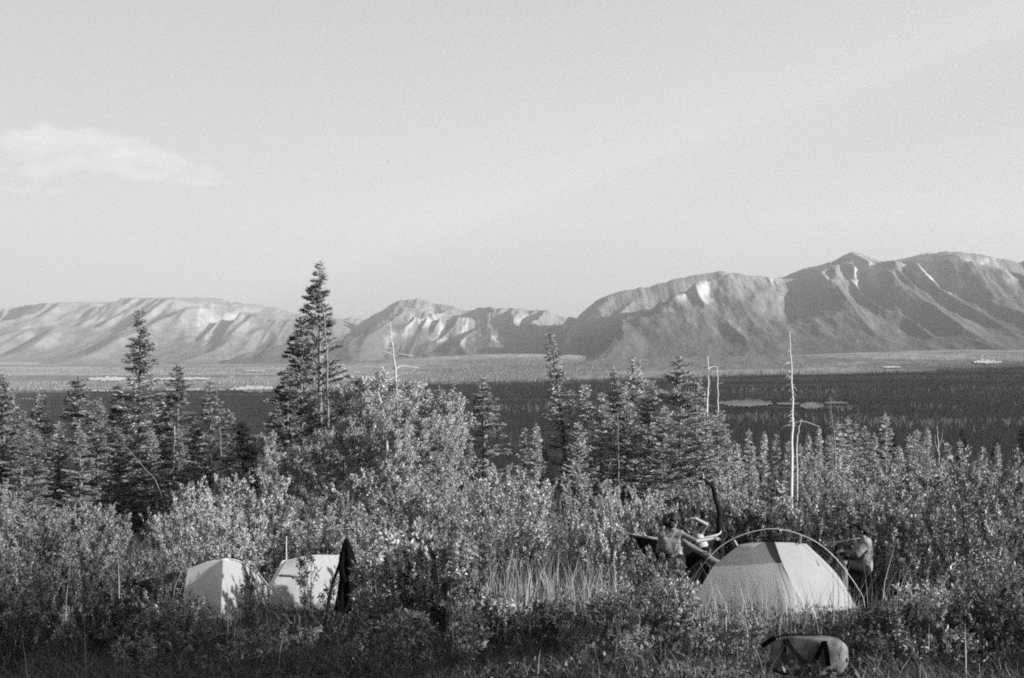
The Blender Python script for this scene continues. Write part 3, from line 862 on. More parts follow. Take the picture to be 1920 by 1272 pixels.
snag('dead_tree', [(742, 965), (744, 860), (745, 760), (741, 690), (736, 650), (731, 605)], 58, .055, .012, 'half dead grey tree with bare level branches above the broadleaf clump',
     [(.022, [(742, 668, 0), (752, 664, 0), (775, 668, .2)]), (.022, [(741, 693, 0), (755, 686, .2), (785, 690, .5)]), (.02, [(740, 690, 0), (725, 694, 0), (697, 697, -.2)]), (.018, [(737, 662, 0), (722, 660, 0), (708, 657, 0)]), (.018, [(744, 706, 0), (760, 700, 0), (778, 694, 0)]), (.014, [(736, 645, 0), (744, 640, 0), (750, 635, 0)]), (.014, [(733, 625, 0), (728, 622, 0), (724, 616, 0)]), (.02, [(743, 720, 0), (725, 716, 0), (705, 722, .3)]), (.02, [(745, 735, 0), (765, 722, 0), (790, 718, .3)])] + stubs(733, 620, 745, 740, 26, 5, 18, .01))
snag('dead_tree', [(668, 965), (664, 870), (657, 820), (648, 772)], 56, .06, .02, 'slender white leaning stem in front of the tallest pine')
snag('dead_tree', [(727, 965), (727, 860), (722, 800), (718, 765), (708, 735)], 55, .06, .02, 'crooked white stem inside the broadleaf clump', [(.02, [(719, 770, 0), (710, 755, 0), (700, 745, 0)])])
snag('dead_tree', [(617, 965), (614, 730), (612, 650), (604, 560)], 61.5, .07, .02, 'bare pale trunk showing through the thin side of the tallest pine',
     [(.03, [(613, 690, 0), (620, 675, 0), (632, 660, .1)]), (.03, [(612, 700, 0), (622, 690, 0), (631, 672, .1)]), (.025, [(612, 660, 0), (622, 645, 0), (628, 620, 0)])], mtl='bark_pale')
snag('dead_tree', [(1161, 965), (1160, 900), (1159, 840), (1158, 770)], 57, .04, .015, 'straight bare pale stem standing before the dark topped spruce', mtl='bark_pale')
snag('dead_tree', [(324, 985), (325, 920), (326, 860), (328, 800)], 55.5, .045, .015, 'short bare pale stem before the dark spruce stand', [(.02, [(325, 905, 0), (310, 900, 0), (296, 892, 0)])])
snag('dead_tree', [(415, 985), (415, 900), (414, 850), (413, 800)], 54.5, .035, .015, 'bare pale stem before the broad layered spruce', mtl='bark_pale')
snag('dead_tree', [(320, 985), (300, 920), (265, 872), (232, 832)], 54, .022, .010, 'thin pale pole leaning across the dark spruce stand', mtl='bark_pale')

# ------------------------------------------------------------------ broadleaf clump behind the thicket
def aspen_meshes(seed, h, r, n):
    rnd = random.Random(seed); rg = np.random.default_rng(seed)
    tr = Tubes(); br = Tubes(); C = []; Dd = []
    ax = curve_pts([(0, 0, -.3), (rnd.gauss(0, .1), rnd.gauss(0, .1), h * .5), (rnd.gauss(0, .2), rnd.gauss(0, .2), h * .96)], 10)
    tr.add(ax, .02 + .009 * h, .012, 6)
    for k in range(n):
        t = .22 + .76 * rnd.random() ** .8
        q = ax[min(int(t * (len(ax) - 1)), len(ax) - 1)]
        an = rnd.random() * 6.283
        lb = r * (1.05 - .62 * abs(t - .5) * 1.7) * (.3 + .9 * rnd.random())
        e = q + Vector((math.cos(an) * lb, math.sin(an) * lb, lb * rnd.uniform(.3, 1.0)))
        br.add([q, q.lerp(e, .5) + Vector((0, 0, -.05 * lb)), e], .016, .004, 3, cap=False)
        for j in range(7):
            s = .35 + .65 * rnd.random()
            q2 = q.lerp(e, s)
            e2 = q2 + Vector((rnd.gauss(0, .3), rnd.gauss(0, .3), rnd.gauss(.18, .2))) * (.8)
            br.add([q2, e2], .006, .002, 3, cap=False)
            m_ = rnd.randint(24, 46)
            s2 = rg.random((m_, 1))
            C.append(np.array(q2) + (np.array(e2) - np.array(q2)) * s2 + rg.normal(0, .055, (m_, 3)))
            Dd.append(np.repeat(np.array((e2 - q2).normalized())[None], m_, 0))
    C = np.concatenate(C); Dd = np.concatenate(Dd)
    V, Q = leaves(C, Dd, .10, .05, rg, jitter=.9)
    return tr.mesh('trunk'), br.mesh('branches'), mesh_np('crown', V, Q)
ASP = [aspen_meshes(400 + i, 7.0, 1.5 + .25 * i, 55) for i in range(3)]
GA = 'broadleaf trees in the clump beside the tallest pine'
for k, (px, py, d, w) in enumerate([(645, 712, 57, 1.0), (690, 702, 56, 1.1), (770, 718, 56, 1.05), (815, 722, 57, 1.15), (842, 748, 55, .9), (720, 745, 53, 1.0), (660, 775, 53, .9), (795, 780, 52, 1.0), (848, 800, 52, .95), (605, 800, 53, .9), (745, 800, 51, 1.0), (520, 850, 52, .9), (565, 830, 52, 1.0), (500, 815, 56, .8)]):
    x = (px - CX) / F * d; g = gzs(x, d); h = (CY - py) / F * d - g
    s = h / 7.0
    add_conifer('broadleaf_tree', ASP[k % 3], (x, d, g), k * 2.1, (s * w * .85, s * w * .85, s), f"{'low' if py > 770 else 'tall'} leafy broadleaf tree {'before' if d < 54.5 else 'beside'} {near_of(px, CLUMP)}", GA, 'aspen_leaf', 'bark_pale')

# ------------------------------------------------------------------ willow thicket
WIL = [shrub_meshes(500 + i, h, r, ns, nt_, int(nl * 2.1), .070, .028) for i, (h, r, ns, nt_, nl) in enumerate([(3.0, 1.5, 30, 18, 19), (3.2, 1.3, 28, 18, 19), (2.6, 1.6, 30, 18, 19), (3.4, 1.2, 26, 20, 19), (2.4, 1.3, 28, 18, 19)])]
DRK = [shrub_meshes(540 + i, h, r, ns, nt_, int(nl * 2.1), .068, .027) for i, (h, r, ns, nt_, nl) in enumerate([(2.4, 1.3, 26, 16, 14), (2.0, 1.4, 26, 15, 14)])]
WILN = [shrub_meshes(520 + i, h, r, ns, nt_, int(nl * 1.35), .062, .024) for i, (h, r, ns, nt_, nl) in enumerate([(3.0, 1.5, 30, 20, 24), (2.6, 1.6, 30, 20, 24), (2.4, 1.3, 28, 20, 24)])]
GW = 'willow shrubs of the thicket'
rnd = random.Random(77)
def top_line(px):
    return float(np.interp(px, [0, 150, 300, 450, 600, 750, 880, 1000, 1100, 1250, 1400, 1500, 1600, 1750, 1850, 1920], [905, 925, 915, 880, 868, 858, 872, 892, 880, 862, 842, 835, 825, 825, 815, 800]))
spots = []
d = 25.5
row = 0
while d < 82:
    step = 2.45 + (d - 25) * .045
    half = .405 * d
    x = -half + rnd.random() * step
    while x < half:
        spots.append((x + rnd.gauss(0, .3), d + rnd.gauss(0, .5)))
        x += step * rnd.uniform(.8, 1.2)
    d += step * 1.25
    row += 1
def zone_label(px, d, h, dark):
    marks = [(110, 'the dark spruce stand'), (300, 'the slim spruce of the dark stand'), (470, 'the broad layered spruce'), (620, 'the tallest pine'), (730, 'the half dead grey tree'), (860, 'the broadleaf clump'), (960, 'the lone broad dark spruce'), (1040, 'the close pair of small spruces'), (1130, 'the narrow spruce with bent tip'), (1250, 'the broadest pale spruce'), (1400, 'the charred curved snag'), (1530, 'the tall white dead trunk'), (1620, 'the claw topped dead spruce'), (1710, 'the broadest small spruce'), (1810, 'the forked dead stem'), (9999, 'the end of the dark fallen log')]
    m_ = next(b for a, b in marks if px < a)
    size = 'low' if h < 1.9 else ('tall' if h > 3.0 else 'mid sized')
    where = 'at the thicket front before' if d < 34 else ('inside the thicket before' if d < 52 else 'at the thicket back below')
    return f"{size} {'dark' if dark else 'pale'} willow {where} {m_}"
camp = []      # keep the camp clear
def clear_of(x, d):
    px = CX + x / d * F
    if d < 27.0 and 1120 < px < 1690: return False
    if d < 26.0 and 300 < px < 740: return False
    return True
cnt = 0
for (x, d) in spots:
    if not clear_of(x, d): continue
    px = CX + x / d * F
    lim = CY + (top_line(px) - CY) + rnd.uniform(-12, 60)
    g = gzs(x, d)
    hmax = (CY - lim) / F * d - g
    h = min(rnd.uniform(1.6, 3.0) if d < 45 else rnd.uniform(2.2, 4.4), hmax)
    if h < .9: h = .9
    dark = rnd.random() < (.30 if px < 500 else .12)
    ms = rnd.choice(DRK if dark else (WILN if d < 38 else WIL))
    h0 = max(v.co.z for v in ms[0].vertices)
    s = h / h0
    w = min(max(s, .8), 1.4) * rnd.uniform(.75, 1.25)
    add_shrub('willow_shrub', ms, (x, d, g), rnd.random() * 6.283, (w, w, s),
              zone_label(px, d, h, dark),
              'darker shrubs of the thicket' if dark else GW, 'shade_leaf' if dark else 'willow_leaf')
    cnt += 1
print('shrubs', cnt)

# shrubs at the camp, each placed by hand
NEAR = [shrub_meshes(600 + i, h, r, ns, nt_, nl, L_, W_, low=lo, upright=up) for i, (h, r, ns, nt_, nl, L_, W_, lo, up) in enumerate([
    (1.7, .85, 28, 20, 17, .062, .022, .1, .8),      # full bush
    (1.2, .60, 30, 18, 16, .055, .020, .1, .75),     # bush by the person
    (1.5, .28, 5, 20, 9, .075, .022, .25, .6),       # sapling
    (1.3, .50, 10, 14, 7, .06, .022, .3, .55),      # open shrub
    (0.7, .50, 18, 10, 11, .055, .020, .05, .6)])]   # low
def near_shrub(px, d, top, ms, label, leaf='willow_leaf', w=1.0, group=None, name='willow_shrub'):
    x = (px - CX) / F * d; g = gzs(x, d)
    h = (CY - top) / F * d - g
    h0 = max(v.co.z for v in ms[0].vertices)
    s = h / h0
    return add_shrub(name, ms, (x, d, g), px * .7, (s * w, s * w, s), label, group, leaf)
near_shrub(790, 20.5, 955, NEAR[0], 'big pale bush standing forward of the thicket between the camps', w=.8)
near_shrub(752, 19.9, 985, NEAR[0], 'bush at the coat side of the big pale bush', w=.75)
near_shrub(838, 20.0, 975, NEAR[0], 'bush at the dry grass side of the big pale bush', w=.75)
near_shrub(795, 18.4, 1075, NEAR[1], 'smaller leafy bush at the foot of the big pale bush', w=.9)
near_shrub(735, 22.5, 1000, NEAR[0], 'bush behind the black coat, at the edge of the small tents', w=.8)
near_shrub(1236, 20.8, 1026, NEAR[1], 'round bush hiding the legs of the person with the bun', 'willow_leaf', w=.82)
near_shrub(1205, 19.6, 1110, NEAR[4], 'low bush in front of the round bush', w=1.15)
near_shrub(1255, 18.6, 1165, NEAR[4], 'low pale bush beside the lit patch of grass', w=1.0)
near_shrub(592, 19.2, 1030, NEAR[2], 'slender dark sapling in front of the second small tent', 'shade_leaf', w=1.0, name='sapling')
near_shrub(468, 17.2, 1062, NEAR[3], 'open dark sapling in front of the first small tent', 'shade_leaf', w=.62, name='sapling')
near_shrub(575, 19.8, 1110, NEAR[3], 'low dark shrub at the foot of the second small tent', 'shade_leaf', w=.9)
near_shrub(585, 17.0, 1165, NEAR[4], 'low pale shrub in front of the black coat', w=1.0)
near_shrub(800, 16.0, 1150, NEAR[3], 'thin pale shrub in the shaded foreground grass', w=.8)
near_shrub(300, 22.5, 1010, NEAR[0], 'bush leaning over the first small tent', w=.95)
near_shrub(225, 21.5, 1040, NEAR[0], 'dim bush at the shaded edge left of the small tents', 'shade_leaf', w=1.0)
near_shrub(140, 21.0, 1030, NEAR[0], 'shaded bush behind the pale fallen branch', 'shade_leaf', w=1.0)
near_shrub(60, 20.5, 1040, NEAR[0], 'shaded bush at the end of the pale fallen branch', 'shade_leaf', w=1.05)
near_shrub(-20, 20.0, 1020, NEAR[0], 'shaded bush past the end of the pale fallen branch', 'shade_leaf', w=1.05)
near_shrub(425, 23.8, 985, NEAR[0], 'bush rising behind the first small tent', w=1.0)
near_shrub(500, 25.0, 985, NEAR[0], 'bush in the gap behind the two small tents', 'shade_leaf', w=1.0)
near_shrub(590, 25.2, 985, NEAR[0], 'bush behind the second small tent', w=1.0)
near_shrub(680, 24.8, 985, NEAR[0], 'bush behind the black coat and the second small tent', w=.9)
for k, (px, d, t) in enumerate([(1150, 25.6, 960), (1240, 26.6, 925), (1330, 27.2, 915), (1420, 26.8, 930), (1510, 26.8, 930), (1590, 27.0, 925), (1660, 26.4, 940), (1720, 25.8, 985)]):
    near_shrub(px, d, t, NEAR[0], f"{'dark' if k in (2, 3) else 'pale'} leafy bush close behind {near_of(px, HAM)}", w=1.0, group='bushes close behind the big tent', leaf='willow_leaf' if k not in (2, 3) else 'shade_leaf')
near_shrub(1800, 19.5, 1120, NEAR[4], 'low shrub in the shade near the dark fallen log', w=1.1)
near_shrub(1815, 17.0, 1180, NEAR[2], 'single pale sprig lit in the dark grass', w=1.0, name='sapling')
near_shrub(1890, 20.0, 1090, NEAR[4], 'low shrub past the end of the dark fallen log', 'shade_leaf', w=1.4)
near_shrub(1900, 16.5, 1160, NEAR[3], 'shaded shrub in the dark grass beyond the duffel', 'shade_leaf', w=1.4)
near_shrub(1770, 22.5, 1060, NEAR[4], 'low pale shrub behind the dark fallen log', w=1.2)
near_shrub(1850, 23.5, 1030, NEAR[0], 'upright pale bush behind the end of the dark fallen log', w=1.0)

rnd = random.Random(91)
LOWS = [(70, 17.5), (150, 16.2), (240, 18.0), (330, 17.0), (395, 16.4), (540, 16.0), (720, 18.9), (735, 16.8), (760, 18.0), (860, 19.5), (900, 17.3), (950, 18.8), (1010, 16.4), (1060, 18.3), (1130, 19.0), (1150, 17.2), (1190, 15.8), (1330, 18.9), (1400, 17.6), (1360, 16.3), (1620, 18.0), (1680, 16.6), (1700, 19.0), (1750, 18.2), (1640, 15.4), (480, 15.4), (830, 15.2), (20, 15.8), (290, 15.4), (690, 15.2), (1090, 15.2), (1760, 15.6), (1850, 18.6)]
for k, (px, d) in enumerate(LOWS):
    h_ = rnd.uniform(.35, .75); g = G(px, d)
    cap_px = 1168 if 330 < px < 730 else (1152 if 1280 < px < 1630 else 1120)
    h_ = max(.18, min(h_, (CY - cap_px) / F * d - g.z))
    ms = NEAR[4] if k % 3 else NEAR[1]
    s_ = h_ / (.6 if k % 3 else 1.05)
    add_shrub('low_shrub', ms, g, k * 1.3, (s_ * 1.1, s_ * 1.1, s_), f"knee high {'pale' if k % 4 else 'dark'} {'bushy' if k % 3 else 'upright'} shrub in the grass {'below' if d < 17.2 else 'beside'} {near_of(px, CAMP)}", 'low shrubs in the grass in front of the tents', 'willow_leaf' if k % 4 else 'shade_leaf')

for k, (px, d, h_) in enumerate([(40, 16.2, .8), (120, 17.4, .9), (215, 16.0, .75), (320, 17.6, .7), (705, 16.6, .75), (765, 17.6, 1.3), (825, 17.4, 1.25), (868, 17.6, .8), (925, 16.2, .55), (1150, 17.8, .7), (1215, 17.4, .85), (1275, 17.9, .8), (1670, 16.8, .7), (1745, 17.6, .75), (1840, 16.4, .8), (1905, 17.4, .95), (760, 15.0, .6), (1180, 15.2, .45), (20, 14.8, .6), (250, 14.6, .5)]):
    ms = (NEAR[0], NEAR[3], NEAR[1])[k % 3]
    s_ = h_ / (1.5, 1.15, 1.05)[k % 3]
    add_shrub('foreground_bush', ms, G(px, d), k * 2.3, (s_ * 1.05, s_ * 1.05, s_), f"waist high {('full', 'open', 'rounded')[k % 3]} bush in the near grass {'below' if d < 17 else 'beside'} {near_of(px, CAMP)}", 'bushes in the near grass', 'willow_leaf' if k % 2 else 'shade_leaf', 'bush')

# ------------------------------------------------------------------ grass
def grass_mesh(name, n, region, hmin, hmax, wdt, mtl, seed, lean=.35, dens=None, lift=0.0):
    rg = np.random.default_rng(seed)
    d0, d1, p0, p1 = region
    d = np.sqrt(d0 * d0 + rg.random(n) * (d1 * d1 - d0 * d0))
    px = p0 + rg.random(n) * (p1 - p0)
    x = (px - CX) / F * d
    if dens is not None:
        k = rg.random(n) < dens(px, x, d)
        x, d, px = x[k], d[k], px[k]
    n = len(x)
    z = gz(x, d) - .02 + lift
    cl = fbm(x * 1.1, d * 1.1, seed + 1, 3)
    h = (hmin + (hmax - hmin) * rg.random(n) ** 1.4) * (.35 + 1.3 * cl)
    an = rg.random(n) * 6.283
    ln = lean * h * (.3 + rg.random(n) * 1.1)
    bx, by = np.cos(an) * ln, np.sin(an) * ln
    wa = rg.random(n) * 6.283
    sx, sy = np.cos(wa) * wdt * .5, np.sin(wa) * wdt * .5
    V = np.zeros((n, 6, 3))
    for i, (t, w) in enumerate([(0, 1.0), (.55, .8), (1.0, .12)]):
        cxp, cyp = x + bx * t * t, d + by * t * t
        czp = z + h * (t - .12 * t * t * lean)
        V[:, 2 * i, 0] = cxp - sx * w; V[:, 2 * i, 1] = cyp - sy * w; V[:, 2 * i, 2] = czp
        V[:, 2 * i + 1, 0] = cxp + sx * w; V[:, 2 * i + 1, 1] = cyp + sy * w; V[:, 2 * i + 1, 2] = czp
    q = np.array([[0, 1, 3, 2], [2, 3, 5, 4]])
    faces = ((np.arange(n) * 6)[:, None, None] + q[None]).reshape(-1, 4)
    me = mesh_np(name, V.reshape(-1, 3), faces)
    return tag(link(name, me, MATS[mtl]), kind='stuff')
def bare_d(px, x, d):     # trodden spots: the duffel, the fronts of the tents
    k = np.ones_like(px)
    k = np.where((px > 1420) & (px < 1610) & (d > 13.0) & (d < 15.25), .14, k)
    k = np.where((px > 1230) & (px < 1430) & (d > 14.2) & (d < 16.3), .25, k)
    k = np.where((((px > 330) & (px < 720)) | ((px > 1290) & (px < 1610))) & (d > 17.0) & (d < 21.3), .5, k)
    return k
tag(grass_mesh('meadow_grass', 170000, (11.5, 31, -80, 2000), .08, .30, .009, 'grass', 1, lean=.8, dens=bare_d), 'short meadow grass covering the ground of the camp', 'grass')
tag(grass_mesh('thicket_grass', 60000, (31, 62, -120, 2040), .3, .9, .018, 'grass', 12, lean=.6), 'rank grass between the willow shrubs', 'grass')
tag(grass_mesh('trodden_grass', 16000, (14.0, 16.4, 1210, 1450), .04, .13, .009, 'dry_grass', 14, lean=1.2, dens=lambda px, x, d: np.exp(-((px - 1325 - (15.2 - d) * 45) / 70) ** 2 - ((d - 15.2) / .8) ** 2)), 'short pale trodden grass lit beside the duffel', 'grass')
def dry_d(px, x, d):
    a = .9 * np.exp(-((px - 1070) / 130) ** 2 - ((d - 21) / 2.0) ** 2) + .8 * np.exp(-((px - 1420) / 130) ** 2 - ((d - 19.3) / 1.2) ** 2) + .5 * np.exp(-((px - 1720) / 130) ** 2 - ((d - 20.5) / 1.3) ** 2) + .35 * np.exp(-((px - 900) / 90) ** 2 - ((d - 23) / 1.5) ** 2)
    return np.clip(a + .012, 0, 1)
tag(grass_mesh('tall_dry_grass', 26000, (13, 27, -50, 1970), .3, .95, .010, 'dry_grass', 2, lean=.28, dens=dry_d), 'tall pale dry grass stalks growing in tufts around the tents', 'grass')
def forb_mesh(name, n, region, seed, hh, L_, W_, mtl, dens=None):
    rg = np.random.default_rng(seed)
    d0, d1, p0, p1 = region
    d = np.sqrt(d0 * d0 + rg.random(n) * (d1 * d1 - d0 * d0))
    px = p0 + rg.random(n) * (p1 - p0)
    x = (px - CX) / F * d
    cl = fbm(x * .9 + 3, d * .9, seed, 3)
    k = rg.random(n) < smooth(.38, .62, cl)
    if dens is not None: k &= rg.random(n) < dens(px, x, d)
    x, d = x[k], d[k]; n = len(x)
    C = np.stack([x, d, gz(x, d) + rg.random(n) ** 1.2 * hh * (.3 + cl[k])], -1)
    D_ = rg.normal(0, .7, (n, 3)) + np.array((0, 0, .7))
    V, Q = leaves(C, D_, L_, W_, rg, jitter=.3)
    return tag(link(name, mesh_np(name, V, Q), MATS[mtl]), kind='stuff')
tag(forb_mesh('leafy_ground_cover', 95000, (11.5, 27, -80, 2000), 3, .30, .065, .026, 'forb', dens=bare_d), 'low leafy plants mixed into the camp grass', 'ground cover')

# ------------------------------------------------------------------ big tent
def strip(rows, nu=14, nv=14, wrinkle=.022, seed=0, sag=0.0):
    """surface lofted through rows of points (each row a list of Vectors), with fine wrinkles"""
    rr = [curve_pts(r_, nu) if len(r_) > 2 else [Vector(r_[0]).lerp(Vector(r_[1]), i / nu) for i in range(nu + 1)] for r_ in rows]
    m = min(len(r_) for r_ in rr)
    rr = [[r_[round(i * (len(r_) - 1) / (m - 1))] for i in range(m)] for r_ in rr]
    cols = []
    for i in range(m):
        c = [r_[i] for r_ in rr]
        cols.append(curve_pts(c, nv) if len(c) > 2 else [c[0].lerp(c[1], j / nv) for j in range(nv + 1)])
    k = min(len(c) for c in cols)
    vs, fs = [], []
    for i in range(m):
        for j in range(k):
            p = cols[i][j]
            q = Vector((p.x * 5 + seed, p.y * 5, p.z * 5))
            e = min(i, m - 1 - i, j, k - 1 - j) / 3.0
            off = Vector((mnoise.noise(q), mnoise.noise(q + Vector((9, 1, 2))), mnoise.noise(q + Vector((3, 8, 5))))) * wrinkle * min(e, 1)
            s_ = math.sin(math.pi * i / (m - 1)) * math.sin(math.pi * j / (k - 1)) * sag
            vs.append(p + off + Vector((0, 1, -.4)) * s_)
    for i in range(m - 1):
        for j in range(k - 1):
            a = i * k + j
            fs.append((a, a + k, a + k + 1, a + 1))
    return vs, fs
def panel(name, rows, mtl, parent, origin, **kw):
    vs, fs = strip(rows, **kw)
    me = bpy.data.meshes.new(name)
    me.from_pydata([tuple(v - origin) for v in vs], [], fs)
    for p in me.polygons: p.use_smooth = True
    me.update()
    return link(name, me, MATS[mtl], parent)
O = G(1455, 22.4)
tent = empty('dome_tent', O, 0, 'large pale dome tent slung under one big arched pole, between the two standing campers', 'tent')
A = P(1388, 1021, 22.5); B0 = P(1434, 1017, 22.25); B1 = P(1453, 1017, 22.2); C = P(1512, 1020, 22.7)
E0 = P(1455, 1056, 21.85); E1 = P(1467, 1056, 21.82)
LB = P(1298, 1140, 22.4); LM = P(1337, 1062, 22.3); LK = P(1318, 1085, 22.35)
FB0 = P(1484, 1152, 21.15); FB1 = P(1516, 1152, 21.3)
RM = P(1560, 1066, 22.8); RB = P(1607, 1140, 22.9)
BK = P(1450, 1112, 24.2); BKm = P(1455, 1062, 23.6)
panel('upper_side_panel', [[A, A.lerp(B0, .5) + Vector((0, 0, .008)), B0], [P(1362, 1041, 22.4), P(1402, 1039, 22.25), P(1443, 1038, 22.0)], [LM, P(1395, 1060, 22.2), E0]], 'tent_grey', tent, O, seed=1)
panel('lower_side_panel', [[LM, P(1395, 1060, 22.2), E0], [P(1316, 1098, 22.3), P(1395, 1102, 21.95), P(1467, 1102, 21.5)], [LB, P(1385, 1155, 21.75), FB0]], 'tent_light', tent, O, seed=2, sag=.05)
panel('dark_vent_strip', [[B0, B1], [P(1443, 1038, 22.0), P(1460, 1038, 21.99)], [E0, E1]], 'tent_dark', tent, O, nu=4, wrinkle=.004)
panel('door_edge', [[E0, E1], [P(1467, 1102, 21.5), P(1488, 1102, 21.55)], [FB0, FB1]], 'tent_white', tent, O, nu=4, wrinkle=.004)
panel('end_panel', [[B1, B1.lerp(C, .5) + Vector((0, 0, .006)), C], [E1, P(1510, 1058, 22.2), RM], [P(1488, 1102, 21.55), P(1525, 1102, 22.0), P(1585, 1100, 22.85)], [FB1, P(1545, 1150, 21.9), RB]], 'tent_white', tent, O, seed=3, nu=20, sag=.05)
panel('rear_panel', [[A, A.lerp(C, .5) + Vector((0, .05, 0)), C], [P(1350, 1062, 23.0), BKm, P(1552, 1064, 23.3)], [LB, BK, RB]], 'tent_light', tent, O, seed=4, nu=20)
tb = Tubes()
arch = curve_pts([P(1287, 1128, 22.5), P(1307, 1076, 22.5), P(1345, 1030, 22.5), P(1392, 1003, 22.5), P(1455, 992, 22.5), P(1518, 1010, 22.55), P(1566, 1046, 22.6), P(1614, 1112, 22.7), P(1622, 1142, 22.7)], 48)
tb.add([p - O for p in arch], .0055, sides=6)
link('arched_pole', tb.mesh('arched_pole'), MATS['metal_pole'], tent)
for (a_, b_) in [((1376, 1013), (1383, 1025)), ((1323, 1055), (1333, 1064)), ((1501, 1004), (1499, 1021)), ((1562, 1043), (1553, 1056))]:
    tb = Tubes(); tb.add([P(*a_, 22.5) - O, P(*b_, 22.5) - O], .018, .022, 6)
    link('pole_clip', tb.mesh('pole_clip'), MATS['pale_cloth'], tent)
tb = Tubes(); tb.add([p - O for p in curve_pts([P(1445, 1012, 22.2), P(1456, 1035, 21.9), P(1463, 1070, 21.6), P(1477, 1110, 21.3), P(1484, 1150, 21.0)], 16)], .005, sides=4)
link('zip_cord', tb.mesh('zip_cord'), MATS['dark_cloth'], tent)

# ------------------------------------------------------------------ two small tents
O = G(425, 21.0)
t1 = empty('small_tent', O, 0, 'small pale tent with shaded side, behind the open dark sapling', 'tent')
T = P(418, 1050, 20.8)
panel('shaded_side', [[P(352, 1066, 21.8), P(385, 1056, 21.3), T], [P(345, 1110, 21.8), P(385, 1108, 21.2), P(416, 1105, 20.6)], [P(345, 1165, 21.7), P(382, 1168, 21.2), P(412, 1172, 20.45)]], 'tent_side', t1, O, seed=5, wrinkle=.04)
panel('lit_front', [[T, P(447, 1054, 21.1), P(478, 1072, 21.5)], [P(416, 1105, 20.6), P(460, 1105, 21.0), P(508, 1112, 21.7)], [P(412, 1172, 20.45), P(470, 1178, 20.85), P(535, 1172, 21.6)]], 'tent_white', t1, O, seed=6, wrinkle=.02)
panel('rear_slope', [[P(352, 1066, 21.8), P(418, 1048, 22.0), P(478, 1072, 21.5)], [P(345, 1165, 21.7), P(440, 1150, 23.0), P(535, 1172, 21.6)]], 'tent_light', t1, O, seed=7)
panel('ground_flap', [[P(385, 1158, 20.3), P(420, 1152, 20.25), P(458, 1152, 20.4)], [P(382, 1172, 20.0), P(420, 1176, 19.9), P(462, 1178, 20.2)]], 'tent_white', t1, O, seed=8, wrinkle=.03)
tb = Tubes(); tb.add([p - O for p in curve_pts([P(352, 1066, 21.75), P(385, 1055, 21.25), P(418, 1048, 20.78), P(448, 1052, 21.1), P(480, 1071, 21.5), P(512, 1112, 21.68), P(538, 1172, 21.58)], 30)], .005, sides=5)
link('edge_pole', tb.mesh('edge_pole'), MATS['metal_pole'], t1)
O = G(610, 22.6)
t2 = empty('small_tent', O, 0, 'small white tent behind the black coat and the slender sapling', 'tent')
T = P(538, 1050, 22.15)
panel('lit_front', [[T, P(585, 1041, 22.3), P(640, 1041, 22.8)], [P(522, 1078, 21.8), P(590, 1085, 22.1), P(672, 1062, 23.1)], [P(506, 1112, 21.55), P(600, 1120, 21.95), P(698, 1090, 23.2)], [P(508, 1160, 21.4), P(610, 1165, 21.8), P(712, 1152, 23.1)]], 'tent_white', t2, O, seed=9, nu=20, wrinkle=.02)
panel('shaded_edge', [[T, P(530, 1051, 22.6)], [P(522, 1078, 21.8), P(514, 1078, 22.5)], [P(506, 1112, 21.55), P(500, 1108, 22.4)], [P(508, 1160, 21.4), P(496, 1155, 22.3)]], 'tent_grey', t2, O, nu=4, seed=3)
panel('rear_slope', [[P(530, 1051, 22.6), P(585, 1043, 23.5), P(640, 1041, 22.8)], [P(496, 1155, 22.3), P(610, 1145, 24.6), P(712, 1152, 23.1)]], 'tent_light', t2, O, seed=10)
vs = Tubes(); vs.add([p - O for p in curve_pts([P(526, 1079, 21.78), P(545, 1080, 21.86), P(560, 1083, 21.93)], 8)], .02, .01, 5)
link('vent_flap', vs.mesh('vent_flap'), MATS['tent_dark'], t2)
tb = Tubes(); tb.add([P(537, 1052, 22.75) - O, P(537, 1006, 22.75) - O], .010, .008, 5)
link('upright_pole', tb.mesh('upright_pole'), MATS['metal_pole'], t2)

# ------------------------------------------------------------------ black coat on a post, leaning stick
base = G(652, 19.3)
root = empty('hanging_coat', base, 0, 'long black coat draped over a short post before the white small tent', 'coat')
topz = P(655, 1008, 19.3).z - base.z
vs, fs = [], []
NS, NR = 40, 26
for j in range(NR):
    t = j / (NR - 1)
    z = topz * (1 - t) + .22 * t
    rr = np.interp(t, [0, .06, .14, .3, .5, .75, 1], [.004, .045, .075, .105, .115, .12, .135])
    for i in range(NS):
        an = 6.2832 * i / NS
        fold = 1 + (.05 + .20 * t) * math.sin(an * 5 + 1.2 * math.sin(t * 4) + .5) + .10 * t * math.sin(an * 9 + 2)
        r_ = rr * fold
        vs.append((math.cos(an) * r_ * 1.0 + .02 * t * math.sin(t * 5) + (-.02 if t < .3 else 0) * (1 - t), math.sin(an) * r_ * .75, z + (.02 * math.sin(an * 5) if j == NR - 1 else 0)))
for j in range(NR - 1):
    for i in range(NS):
        a = j * NS + i; b = j * NS + (i + 1) % NS
        fs.append((a, a + NS, b + NS, b))
me = bpy.data.meshes.new('coat_body'); me.from_pydata(vs, [], fs)
for p in me.polygons: p.use_smooth = True
link('coat_body', me, MATS['black_cloth'], root)
tb = Tubes(); tb.add([P(642, 1036, 19.2) - base, P(640, 1055, 19.15) - base, P(641, 1075, 19.15) - base, P(645, 1090, 19.2) - base], .035, .045, 8)
link('sleeve', tb.mesh('sleeve'), MATS['black_cloth'], root)
tb = Tubes(); tb.add([(0, 0, -.2), (.01, 0, topz - .02)], .022, .018, 7)
o = link('post', tb.mesh('post'), MATS['log_dark']); o.location = base
tag(o, 'short post holding up the black coat', 'post')
b2 = G(606, 19.15)
